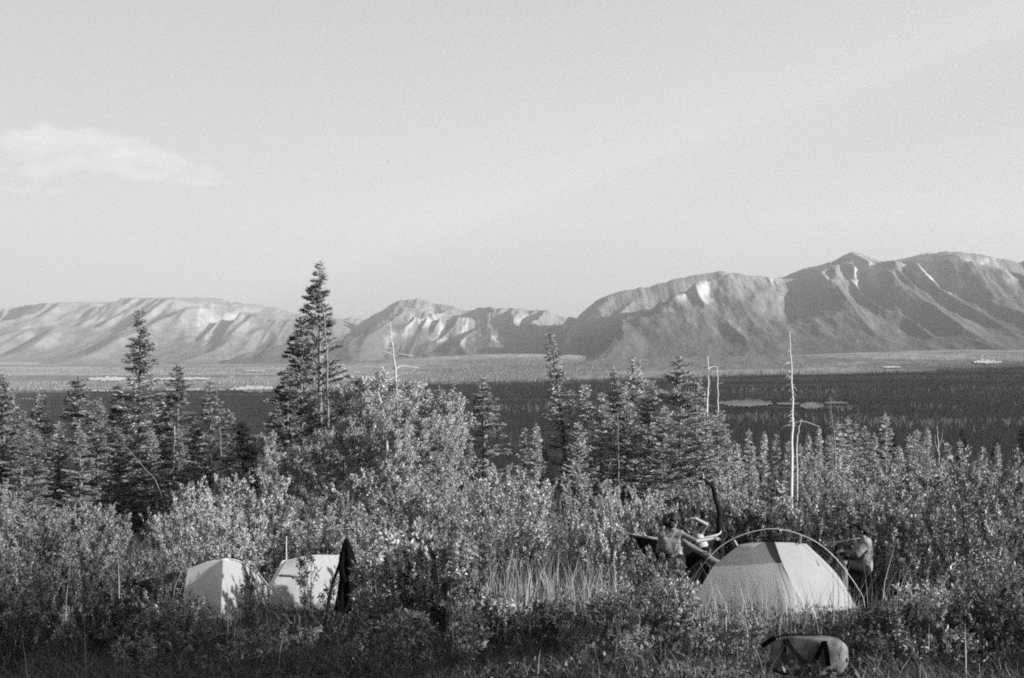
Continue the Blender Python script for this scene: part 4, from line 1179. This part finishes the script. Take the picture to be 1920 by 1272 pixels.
tb = Tubes(); tb.add([Vector((0, 0, -.05)), P(622, 1100, 19.15) - b2, P(644, 1036, 19.2) - b2], .024, .018, 7)
o = link('leaning_stick', tb.mesh('leaning_stick'), MATS['charred']); o.location = b2
tag(o, 'dark stick leaning against the black coat', 'stick')

# ------------------------------------------------------------------ duffel bag
dB = 15.2
cB = P(1517, 1222, dB)
gB = gzs(cB.x, dB)
root = empty('duffel_bag', (cB.x, dB, gB), R(4), 'pale duffel bag with painted sun dapple and black straps lying in the grass', 'bag')
Lb = 150 / F * dB
hb = P(0, 1193, dB).z - gB
vs, fs = [], []
NS, NR = 30, 36
for j in range(NR):
    t = j / (NR - 1) * 2 - 1
    e = (1 - abs(t) ** 3.6) ** .42 if abs(t) < 1 else 0.0
    for i in range(NS):
        an = 6.2832 * i / NS
        cy = math.copysign(abs(math.cos(an)) ** .75, math.cos(an)); sz = math.copysign(abs(math.sin(an)) ** .75, math.sin(an))
        q = Vector((t * 3.2, cy * 1.6, sz * 1.6))
        wv = 1 + .16 * mnoise.noise(q) + .10 * mnoise.noise(q * 2.7) + .05 * mnoise.noise(q * 6) + .05 * math.cos(t * 9)
        vs.append((t * Lb / 2, cy * .17 * max(e, .02) * wv, hb / 2 + sz * hb / 2 * max(e, .05) * (wv if sz < .8 else 1)))
for j in range(NR - 1):
    for i in range(NS):
        a = j * NS + i; b = j * NS + (i + 1) % NS
        fs.append((a, b, b + NS, a + NS))
fs.append(tuple(range(NS))[::-1]); fs.append(tuple((NR - 1) * NS + i for i in range(NS)))
me = bpy.data.meshes.new('bag_body'); me.from_pydata(vs, [], fs)
for p in me.polygons: p.use_smooth = True
bag_body = link('bag_body', me, MATS['bag'], root)
def band(name, pts, w, mtl, parent, th=.012):
    """flat webbing following points, width along local x/z in the picture plane"""
    bm = bmesh.new()
    pts = [Vector(p) for p in pts]
    ring = []
    for i, p in enumerate(pts):
        t = (pts[min(i + 1, len(pts) - 1)] - pts[max(i - 1, 0)]).normalized()
        nrm = Vector((0, -1, .25)).normalized()
        s = t.cross(nrm).normalized() * w / 2
        ring.append([bm.verts.new(p + s), bm.verts.new(p - s), bm.verts.new(p - s + nrm * th), bm.verts.new(p + s + nrm * th)])
    for a_, b_ in zip(ring, ring[1:]):
        for k in range(4):
            bm.faces.new((a_[k], a_[(k + 1) % 4], b_[(k + 1) % 4], b_[k]))
    bm.faces.new(ring[0]); bm.faces.new(ring[-1][::-1])
    bmesh.ops.recalc_face_normals(bm, faces=bm.faces)
    me = bpy.data.meshes.new(name); bm.to_mesh(me); bm.free()
    return link(name, me, MATS[mtl], parent)
inv = Matrix.Rotation(-R(4), 4, 'Z')
def bp_(px, py, dy):
    return inv @ (P(px, py, dB + dy) - Vector((cB.x, dB, gB)))
band('strap', [bp_(1472, 1199, -.15), bp_(1470, 1212, -.185), bp_(1469, 1228, -.19), bp_(1472, 1248, -.19)], .05, 'bag_strap', root)
band('strap', [bp_(1473, 1200, -.16), bp_(1482, 1214, -.2), bp_(1494, 1228, -.2), bp_(1508, 1245, -.2)], .05, 'bag_strap', root)
band('strap', [bp_(1545, 1202, -.15), bp_(1548, 1216, -.185), bp_(1551, 1232, -.19), bp_(1553, 1250, -.19)], .05, 'bag_strap', root)
band('strap', [bp_(1543, 1204, -.16), bp_(1538, 1218, -.2), bp_(1532, 1231, -.2), bp_(1526, 1243, -.2)], .04, 'bag_strap', root)
tb = Tubes(); tb.add(curve_pts([bp_(1450, 1198, 0), bp_(1470, 1191.5, -.02), bp_(1517, 1191, -.03), bp_(1565, 1192, -.02), bp_(1586, 1206, 0)], 24), .009, sides=6)
link('zip_cord', tb.mesh('zip_cord'), MATS['bag_strap'], root)
band('handle', [bp_(1428, 1212, .05), bp_(1440, 1204, .05), bp_(1452, 1196, .02)], .05, 'bag_strap', root)

# ------------------------------------------------------------------ hammock, snag, logs, boulder, sacks
O = G(1270, 24.3)
ham = empty('hammock', O, 0, 'dark hammock with pale rim slung behind the person with the bun', 'hammock')
K0 = P(1187, 1003, 24.3); K1 = P(1346, 1003, 24.3)
rows = []
for i in range(15):
    t = i / 14
    px = 1187 + (1346 - 1187) * t
    w = math.sin(math.pi * t) ** .75
    top = 1003 + 12 * math.sin(math.pi * t)
    bot = top + 1 + 62 * w
    rows.append([P(px, top, 24.3 - .28 * w), P(px, (top + bot) / 2 + 8 * w, 24.3 - .32 * w), P(px, bot, 24.3), P(px, (top + bot) / 2 + 6 * w, 24.3 + .32 * w), P(px, top - 2 * w, 24.3 + .3 * w)])
panel('sling', rows, 'hammock_cloth', ham, O, nu=16, nv=42, wrinkle=.015)
tb = Tubes(); tb.add([r_[0] - O for r_ in rows], .02, sides=6); link('rim', tb.mesh('rim'), MATS['hammock_rim'], ham)
tb = Tubes(); tb.add([r_[4] - O for r_ in rows], .02, sides=6); link('rim', tb.mesh('rim'), MATS['hammock_rim'], ham)
tb = Tubes(); tb.add([p - O for p in curve_pts([P(1146, 990, 24.5), P(1168, 997, 24.4), K0], 10)], .011, sides=5); link('rope', tb.mesh('rope'), MATS['rope'], ham)
tb = Tubes(); tb.add([p - O for p in curve_pts([K1, P(1350, 1000, 24.4), P(1352, 996, 24.55)], 6)], .011, sides=5); link('rope', tb.mesh('rope'), MATS['rope'], ham)
snag('dead_tree', [(1146, 1140), (1146, 1060), (1146, 990), (1143, 940)], 24.55, .03, .014, 'thin upright stem holding the rope end of the hammock', mtl='stem')
snag('dead_tree', [(1356, 1140), (1350, 1060), (1350, 1000), (1346, 950), (1336, 915), (1322, 901), (1314, 897)], 24.6, .085, .012, 'charred black curved snag rising behind the hammock',
     [(.03, [(1336, 915, 0), (1337, 908, .02), (1334, 902, .04)]), (.02, [(1350, 985, 0), (1356, 975, 0), (1358, 955, 0)])], mtl='charred')
def log(name, a_, b_, r0, r1, mtl, label, seed, cat='log'):
    rnd = random.Random(seed)
    tb = Tubes()
    n_ = 14
    pts = [a_.lerp(b_, i / (n_ - 1)) + Vector((0, rnd.gauss(0, .01), rnd.gauss(0, .008))) for i in range(n_)]
    tb.add([p - a_ for p in pts], r0, sides=10, radii=[(r0 + (r1 - r0) * i / (n_ - 1)) * rnd.uniform(.93, 1.07) for i in range(n_)])
    root = empty(name, a_, 0, label, cat)
    link('trunk', tb.mesh('trunk'), MATS[mtl], root)
    for k in range(3):
        t = rnd.uniform(.2, .85)
        p = a_.lerp(b_, t) - a_
        tb = Tubes(); tb.add([p, p + Vector((rnd.gauss(0, .05), rnd.gauss(-.05, .05), r0 + .10))], .018, .01, 5)
        link('branch_stub', tb.mesh('branch_stub'), MATS[mtl], root)
    return root
log('fallen_log', P(1275, 1011, 23.75), P(1352, 1062, 23.45), .05, .062, 'bark_pale', 'pale bare log propped aslant before the hammock', 1)
la = G(1560, 24.3, .32); lb_ = G(1880, 21.4, .02)
log('fallen_log', la, lb_, .19, .13, 'charred', 'dark fallen log that the camper in the patterned shirt sits on', 2)
def stone(name, px, d, sx, sy, sz, mtl, label, cat, seed, lift=0.0):
    bm = bmesh.new()
    bmesh.ops.create_icosphere(bm, subdivisions=4, radius=1)
    for v in bm.verts:
        q = v.co * 1.3 + Vector((seed * 3.1, 0, 0))
        f_ = 1 + .28 * mnoise.noise(q) + .10 * mnoise.noise(q * 3)
        v.co = Vector((v.co.x * sx * f_, v.co.y * sy * f_, v.co.z * sz * f_ + sz * .55))
    for f_ in bm.faces: f_.smooth = True
    me = bpy.data.meshes.new(name); bm.to_mesh(me); bm.free()
    o = link(name, me, MATS[mtl]); o.location = G(px, d, lift)
    return tag(o, label, cat)
stone('boulder', 1182, 21.3, .34, .30, .26, 'boulder', 'pale boulder in the dry grass beside the round bush', 'boulder', 1)
stone('stuff_sack', 1288, 21.9, .10, .10, .17, 'pale_cloth', 'small pale stuff sack standing by the big tent', 'sack', 2)
stone('stuff_sack', 1310, 23.3, .22, .18, .17, 'pale_cloth', 'larger pale stuff sack lying behind the foot of the arched pole', 'sack', 3, lift=.12)
stone('stuff_sack', 207, 19.9, .10, .10, .10, 'pale_cloth', 'little white sack half hidden in grass left of the small tents', 'sack', 4)
stone('stuff_sack', 312, 20.2, .14, .12, .10, 'pale_cloth', 'white sack in the grass at the corner of the shaded small tent', 'sack', 5)
def stick(pts, d, r0, r1, label, mtl='bark_pale'):
    w = [P(px, py, d) for px, py in pts]
    o0 = w[0].copy()
    tb = Tubes(); tb.add([p - o0 for p in curve_pts(w, 18)], r0, r1, 6)
    o = link('fallen_branch', tb.mesh('fallen_branch'), MATS[mtl]); o.location = o0
    return tag(o, label, 'branch')
stick([(160, 1184), (125, 1178), (80, 1166), (20, 1160), (-30, 1156)], 18.6, .028, .012, 'straight pale fallen branch in the shaded grass')
stick([(878, 1238), (905, 1240), (925, 1238), (945, 1232), (962, 1218), (976, 1204)], 15.6, .03, .012, 'crooked fallen branch curving up from the dark foreground grass')
stick([(330, 1268), (338, 1245), (345, 1228), (360, 1215)], 15.0, .035, .05, 'weathered stump splinter in the dark foreground', 'bark')
stick([(908, 1252), (920, 1262), (932, 1274)], 14.8, .02, .015, 'short pale stick below the crooked branch')

# ------------------------------------------------------------------ people
_b = bmesh.new(); bmesh.ops.create_icosphere(_b, subdivisions=3, radius=1)
_b.verts.ensure_lookup_table()
ICO_V = np.array([v.co[:] for v in _b.verts]); ICO_F = np.array([[v.index for v in f.verts] for f in _b.faces]); _b.free()
def capsule_mesh(name, caps, voxel=.009, smooth_it=4, disp=0.0, ells=()):
    """one continuous skin over tapered limbs: spheres swept along each limb, then remeshed into one surface"""
    V, T, n0 = [], [], 0
    def ball(M3, c):
        nonlocal n0
        V.append(ICO_V @ np.array(M3).T + np.array(c)[None]); T.append(ICO_F + n0); n0 += len(ICO_V)
    for (a_, b_, ra, rb) in caps:
        a_, b_ = Vector(a_), Vector(b_)
        n_ = max(2, int((b_ - a_).length / (min(ra, rb) * .45)) + 1)
        for i in range(n_ + 1):
            t = i / n_
            ball(np.eye(3) * (ra + (rb - ra) * t), a_.lerp(b_, t))
    for (c_, s_, rot) in ells:
        ball(np.array(rot) @ np.diag(s_), c_)
    me = mesh_np(name + '_src', np.concatenate(V), np.concatenate(T))
    o = bpy.data.objects.new(name + '_src', me); COL.objects.link(o)
    m1 = o.modifiers.new('r', 'REMESH'); m1.mode = 'VOXEL'; m1.voxel_size = voxel
    m2 = o.modifiers.new('s', 'SMOOTH'); m2.iterations = smooth_it; m2.factor = .5
    dg = bpy.context.evaluated_depsgraph_get()
    out = bpy.data.meshes.new_from_object(o.evaluated_get(dg))
    out.name = name
    bpy.data.objects.remove(o); bpy.data.meshes.remove(me)
    if disp:
        for v in out.vertices:
            k = mnoise.noise(v.co * 38) * disp + mnoise.noise(v.co * 14) * disp
            v.co += v.normal * k
    for p in out.polygons: p.use_smooth = True
    out.materials.clear()
    return out
def dirs_of(yaw, pitch=0.0, roll=0.0):
    return Matrix.Rotation(yaw, 3, 'Z') @ Matrix.Rotation(pitch, 3, 'X') @ Matrix.Rotation(roll, 3, 'Y')   # local +Y forward
def hand(wrist, fwd, palm_n, caps, s=1.0):
    f_ = Vector(fwd).normalized(); nrm = Vector(palm_n); nrm = (nrm - f_ * nrm.dot(f_)).normalized(); sd_ = f_.cross(nrm)
    w = Vector(wrist)
    k = w + f_ * .085 * s
    for j in (-1.5, -.5, .5, 1.5):
        caps.append((w, k + sd_ * j * .019 * s, .021 * s, .0125 * s))
        ln = (.075, .085, .08, .062)[int(j + 1.5)] * s
        b0 = k + sd_ * j * .020 * s
        b1 = b0 + (f_ * .8 + nrm * .45).normalized() * ln * .55
        b2 = b1 + (f_ * .35 + nrm * .9).normalized() * ln * .5
        caps.append((b0, b1, .0098 * s, .009 * s)); caps.append((b1, b2, .009 * s, .0075 * s))
    t0 = w + f_ * .03 * s - sd_ * .028 * s
    t1 = t0 + (f_ * .6 - sd_ * .6 + nrm * .35).normalized() * .04 * s
    t2 = t1 + (f_ * .9 + nrm * .4).normalized() * .032 * s
    caps.append((t0, t1, .013 * s, .011 * s)); caps.append((t1, t2, .011 * s, .009 * s))
def head(caps, ells, c, rot, neck):
    """c = head centre; rot local +Y forward, +Z up"""
    c = Vector(c)
    ells.append((c + rot @ Vector((0, -.01, .02)), (.075, .092, .095), rot))
    ells.append((c + rot @ Vector((0, .02, -.045)), (.058, .070, .070), rot))
    ells.append((c + rot @ Vector((0, .068, -.085)), (.026, .024, .022), rot))
    ells.append((c + rot @ Vector((0, .092, -.012)), (.013, .016, .026), rot))
    ells.append((c + rot @ Vector((0, .100, -.024)), (.014, .014, .012), rot))
    ells.append((c + rot @ Vector((0, .080, -.058)), (.026, .012, .011), rot))
    for s_ in (-1, 1):
        ells.append((c + rot @ Vector((s_ * .078, -.005, -.012)), (.012, .022, .033), rot))
        ells.append((c + rot @ Vector((s_ * .030, .076, .022)), (.024, .012, .009), rot))
    caps.append((c + rot @ Vector((0, -.02, -.05)), Vector(neck), .052, .056))
def eyes(parent, c, rot):
    for s_ in (-1, 1):
        bm = bmesh.new()
        bmesh.ops.create_icosphere(bm, subdivisions=2, radius=.011, matrix=Matrix.Translation(Vector(c) + rot @ Vector((s_ * .030, .080, .006))))
        me = bpy.data.meshes.new('eye'); bm.to_mesh(me); bm.free()
        link('eye', me, MATS['eye'], parent)

# --- person with bun, back to the camera, reaching right over the tent
D1 = 23.2
O = G(1262, D1)
p1 = empty('person', O, 0, 'person with dark bun and strappy crop top, back turned, reaching towards the tent', 'person')
def q(px, py, dy=0.0): return P(px, py, D1 + dy) - O
caps, ells = [], []
hc = q(1262, 977, .02); rot = dirs_of(R(-38), R(-12))
neck = q(1259, 995, 0.02)
head(caps, ells, hc, rot, neck)
ls, rs = q(1240, 1004, .04), q(1276, 1001, .02)
caps += [(neck, ls, .055, .055), (neck, rs, .055, .055), (ls, rs, .066, .066)]
chest_l, chest_r = q(1249, 1018, .02), q(1270, 1017, .02)
caps += [(ls, chest_l, .06, .078), (rs, chest_r, .06, .078), (chest_l, chest_r, .088, .088)]
wl, wr = q(1257, 1036, .02), q(1270, 1036, .02)
caps += [(chest_l, wl, .082, .082), (chest_r, wr, .082, .082), (wl, wr, .085, .085)]
hl, hr = q(1257, 1051, .02), q(1273, 1051, .02)
caps += [(wl, hl, .084, .098), (wr, hr, .084, .098), (hl, hr, .098, .098)]
# legs
kl, kr = q(1254, 1095, -.06), q(1278, 1095, -.02)
al, ar = Vector((kl.x - .02, kl.y + .10, .09)), Vector((kr.x + .02, kr.y + .10, .09))
caps += [(hl, kl, .088, .060), (hr, kr, .088, .060), (kl, al, .058, .040), (kr, ar, .058, .040), (al, al + Vector((-.01, .14, -.05)), .04, .034), (ar, ar + Vector((.03, .14, -.05)), .04, .034)]
# right arm out to the right; left arm down and forward
er, wr_ = q(1305, 1015, -.10), q(1336, 1010, .05)
caps += [(rs, er, .052, .040), (er, wr_, .040, .028)]
hand(wr_, q(1348, 1008, .08) - q(1336, 1010, .05), (0, .3, -1), caps)
el_, wl_ = q(1234, 1034, .06), q(1243, 1046, .26)
caps += [(ls, el_, .050, .040), (el_, wl_, .040, .028)]
hand(wl_, (0.3, .9, .1), (1, 0, 0), caps)
link('body', capsule_mesh('body', caps, ells=ells), MATS['skin'], p1)
hs = [(hc + rot @ Vector((0, -.030, .035)), (.104, .104, .098), rot), (hc + rot @ Vector((0, -.07, -.055)), (.085, .055, .075), rot), (hc + rot @ Vector((-.06, -.07, -.01)), (.06, .06, .07), rot), (hc + rot @ Vector((-.01, -.075, -.02)), (.07, .05, .07), rot), (hc + rot @ Vector((-.05, -.135, -.01)), (.065, .06, .065), rot), (hc + rot @ Vector((-.08, -.12, -.06)), (.04, .04, .045), rot)]
link('hair', capsule_mesh('hair', [], ells=hs, disp=.012, smooth_it=1), MATS['hair'], p1)
eyes(p1, hc, rot)
tb = Tubes()
bk = Vector((0, -.098, 0))
def strap(px0, py0, px1, py1):
    tb = Tubes()
    tb.add([q(px0, py0, -.02) + Vector((0, 0, .06)), q(px0 * .85 + px1 * .15, py0 * .85 + py1 * .15, -.085), q((px0 + px1) / 2, (py0 + py1) / 2, -.095), q(px1, py1, -.085)], .007, sides=5)
    link('strap', tb.mesh('strap'), MATS['pale_cloth'], p1)
strap(1243, 998, 1256, 1022); strap(1268, 996, 1246, 1026)
c2 = [(chest_l + Vector((0, 0, -.06)), chest_r + Vector((0, 0, -.06)), .096, .096), (chest_l + Vector((0, .02, -.01)), chest_r + Vector((0, .02, -.01)), .088, .088)]
link('crop_top', capsule_mesh('crop_top', c2), MATS['grey_cloth'], p1)
pc = [(wl + Vector((0, 0, -.055)), wr + Vector((0, 0, -.055)), .098, .098), (hl, hr, .112, .112), (wl + Vector((0, 0, -.06)), hl, .096, .112), (wr + Vector((0, 0, -.06)), hr, .096, .112), (hl, kl, .105, .080), (hr, kr, .105, .080), (kl, al, .078, .062), (kr, ar, .078, .062)]
link('trousers', capsule_mesh('trousers', pc, voxel=.012), MATS['dark_cloth'], p1)

# --- person sitting on the hammock edge, arms lifted
D3 = 24.1
O = G(1322, D3)
p3 = empty('person', O, 0, 'person in pale top and dark trousers sitting on the hammock with arms lifted', 'person')
def q(px, py, dy=0.0): return P(px, py, D3 + dy) - O
caps, ells = [], []
hc = q(1316, 988, 0); rot = dirs_of(R(75), R(-15))
neck = q(1313, 1001, 0.02)
head(caps, ells, hc, rot, neck)
ls, rs = q(1304, 1005, .12), q(1309, 1005, -.10)
caps += [(neck, ls, .05, .052), (neck, rs, .05, .052), (ls, rs, .068, .068)]
ch = q(1312, 1018, .02); pel = q(1320, 1036, .02)
caps += [(ls, ch, .07, .09), (rs, ch, .07, .09), (ch, pel, .11, .105)]
hl, hr = pel + Vector((0, .09, 0)), pel + Vector((0, -.09, 0))
kl, kr = q(1340, 1040, -.10), q(1335, 1046, -.38)
al, ar = q(1350, 1090, -.15), q(1340, 1098, -.42)
al.z = .08; ar.z = .08
caps += [(hl, kl, .088, .06), (hr, kr, .088, .06), (kl, al, .056, .04), (kr, ar, .056, .04), (al, al + Vector((.1, -.08, -.04)), .04, .034), (ar, ar + Vector((.1, -.08, -.04)), .04, .034)]
e1, w1 = q(1325, 984, -.22), q(1303, 972, -.32)
caps += [(rs, e1, .046, .036), (e1, w1, .036, .026)]
hand(w1, (-1, -.1, 0), (0, 0, -1), caps)
e2, w2 = q(1290, 1000, .0), q(1276, 985, -.2)
caps += [(ls, e2, .046, .036), (e2, w2, .036, .026)]
hand(w2, (-.6, -.3, .5), (0, 0, -1), caps)
link('body', capsule_mesh('body', caps, ells=ells), MATS['skin'], p3)
link('hair', capsule_mesh('hair', [], ells=[(hc + rot @ Vector((0, -.025, .035)), (.086, .09, .086), rot), (hc + rot @ Vector((0, -.07, -.03)), (.07, .05, .08), rot)], disp=.012, smooth_it=1), MATS['hair'], p3)
eyes(p3, hc, rot)
link('top', capsule_mesh('top', [(ls, ch, .085, .104), (rs, ch, .085, .104), (ls, rs, .083, .083), (ch, pel, .122, .115)]), MATS['pale_cloth'], p3)
link('trousers', capsule_mesh('trousers', [(hl, hr, .115, .115), (pel, pel + Vector((0, 0, .05)), .115, .112), (hl, kl, .105, .078), (hr, kr, .105, .078), (kl, al, .075, .06), (kr, ar, .075, .06)], voxel=.012), MATS['dark_cloth'], p3)

# --- person in patterned shirt sitting on the log
D2 = 23.7
O = G(1605, D2)
p2 = empty('person', O, 0, 'person in loose patterned shirt and dark shorts sitting on the dark log', 'person')
def q(px, py, dy=0.0): return P(px, py, D2 + dy) - O
caps, ells = [], []
hc = q(1613, 994, 0); rot = dirs_of(R(88), R(-8))
neck = q(1619, 1011, 0.0)
head(caps, ells, hc, rot, neck)
ls, rs = q(1622, 1018, -.16), q(1624, 1017, .16)
caps += [(neck, ls, .05, .055), (neck, rs, .05, .055), (ls, rs, .07, .07)]
ch = q(1620, 1032, 0); pel = q(1618, 1068, .02)
caps += [(ls, ch, .075, .10), (rs, ch, .075, .10), (ch, pel, .115, .11)]
hl, hr = pel + Vector((0, -.09, 0)), pel + Vector((0, .09, 0))
kl, kr = q(1582, 1056, -.14), q(1574, 1050, .12)
al, ar = q(1588, 1100, -.16), q(1580, 1100, .12)
al.z = .09; ar.z = .09
caps += [(hl, kl, .092, .062), (hr, kr, .092, .062), (kl, al, .06, .04), (kr, ar, .06, .04), (al, al + Vector((-.15, 0, -.045)), .04, .034), (ar, ar + Vector((-.15, 0, -.045)), .04, .034)]
e1, w1 = q(1604, 1040, -.22), q(1584, 1034, -.16)
caps += [(ls, e1, .048, .038), (e1, w1, .038, .027)]
hand(w1, (-1, .1, .1), (0, 0, -1), caps)
e2, w2 = q(1610, 1040, .16), q(1588, 1036, .05)
caps += [(rs, e2, .048, .038), (e2, w2, .038, .027)]
hand(w2, (-1, 0, .2), (0, 0, -1), caps)
link('body', capsule_mesh('body', caps, ells=ells), MATS['skin_deep'], p2)
link('hair', capsule_mesh('hair', [], ells=[(hc + rot @ Vector((0, -.022, .035)), (.092, .095, .092), rot), (hc + rot @ Vector((0, -.085, -.02)), (.085, .07, .085), rot), (hc + rot @ Vector((0, .04, .085)), (.06, .05, .03), rot), (hc + rot @ Vector((0, -.14, .01)), (.06, .05, .055), rot)], disp=.014, smooth_it=1), MATS['hair'], p2)
eyes(p2, hc, rot)
link('shirt', capsule_mesh('shirt', [(ls, rs, .088, .088), (neck + Vector((.02, 0, -.03)), ch, .07, .12), (ls, ch, .095, .13), (rs, ch, .095, .13), (ch, pel + Vector((.02, 0, .05)), .14, .145), (ls, ls.lerp(e1, .85), .082, .085), (rs, rs.lerp(e2, .85), .082, .085)], disp=.006), MATS['patterned_shirt'], p2)
link('shorts', capsule_mesh('shorts', [(hl, hr, .118, .118), (hl, hl.lerp(kl, .75), .112, .092), (hr, hr.lerp(kr, .75), .112, .092)], voxel=.012), MATS['dark_cloth'], p2)
tb = Tubes(); a_ = P(1559, 1018.5, 23.9)
tb.add([Vector((0, 0, 0)), P(1585, 1014, 23.8) - a_, P(1612, 1010, 23.62) - a_], .014, .012, 6)
# the staff lies across the lap side of the shirt, resting on the shoulder
o = link('walking_staff', tb.mesh('walking_staff'), MATS['dead_wood']); o.location = a_
tag(o, 'pale straight staff resting on the shoulder of the camper in the patterned shirt', 'staff')

# ------------------------------------------------------------------ spruces beside and behind the camera, whose shade falls across the foreground
rnd = random.Random(31)
HIGH = [conifer_meshes(330 + i, 10.0, r_, 1.25, droop=.15, gaps=.12, power=.7, start=.36) for i, r_ in enumerate([2.4, 2.0])]
for k, (x, y, h, w) in enumerate([(12.6, 8.2, 9.5, 1.1), (11.2, 9.3, 9.5, 1.1), (11.3, 10.9, 10.0, 1.0), (11.6, 12.3, 9.0, .9), (17.0, 6.5, 11.0, 1.1), (16.0, 5.2, 10.0, 1.2), (22.0, 4.8, 13.0, 1.1), (20.5, 4.2, 12.0, 1.1)]):
    s = h / 10
    add_conifer('spruce_tree', HIGH[k % 2], (x, y, gzs(x, y) - .05), rnd.random() * 6.28, (s * w, s * w, s), 'spruce on the slope beside the viewpoint, shading the foreground', 'spruces shading the foreground')
for k, (x, y, h) in enumerate([(7.2, 14.4, .9), (7.4, 15.5, 1.0), (7.7, 16.5, 1.1), (8.0, 17.4, 1.3), (8.3, 18.3, 1.6)]):
    add_shrub('willow_shrub', NEAR[0], (x, y, gzs(x, y)), k * 1.9, (.8, .8, h / 1.6), 'bush out beyond the duffel, shading the grass behind it', 'bushes shading the grass behind the duffel', 'willow_leaf')

# ------------------------------------------------------------------ haze
x0, x1, y0, y1, z0, z1 = -17000.0, 17000.0, -1700.0, 16900.0, -182.0, 1450.0
me = bpy.data.meshes.new('haze')
me.from_pydata([(x, y, z) for x in (x0, x1) for y in (y0, y1) for z in (z0, z1)], [], [(0, 1, 3, 2), (4, 6, 7, 5), (0, 4, 5, 1), (2, 3, 7, 6), (0, 2, 6, 4), (1, 5, 7, 3)])
hm = bpy.data.materials.new('haze'); hm.use_nodes = True
n = hm.node_tree; n.nodes.clear()
pv = n.nodes.new('ShaderNodeVolumePrincipled')
pv.inputs['Color'].default_value = (.96, .96, .96, 1)
pv.inputs['Density'].default_value = 5.2e-5
pv.inputs['Anisotropy'].default_value = 0.35
ou = n.nodes.new('ShaderNodeOutputMaterial')
n.links.new(pv.outputs[0], ou.inputs['Volume'])
tag(link('haze', me, hm), kind='stuff')
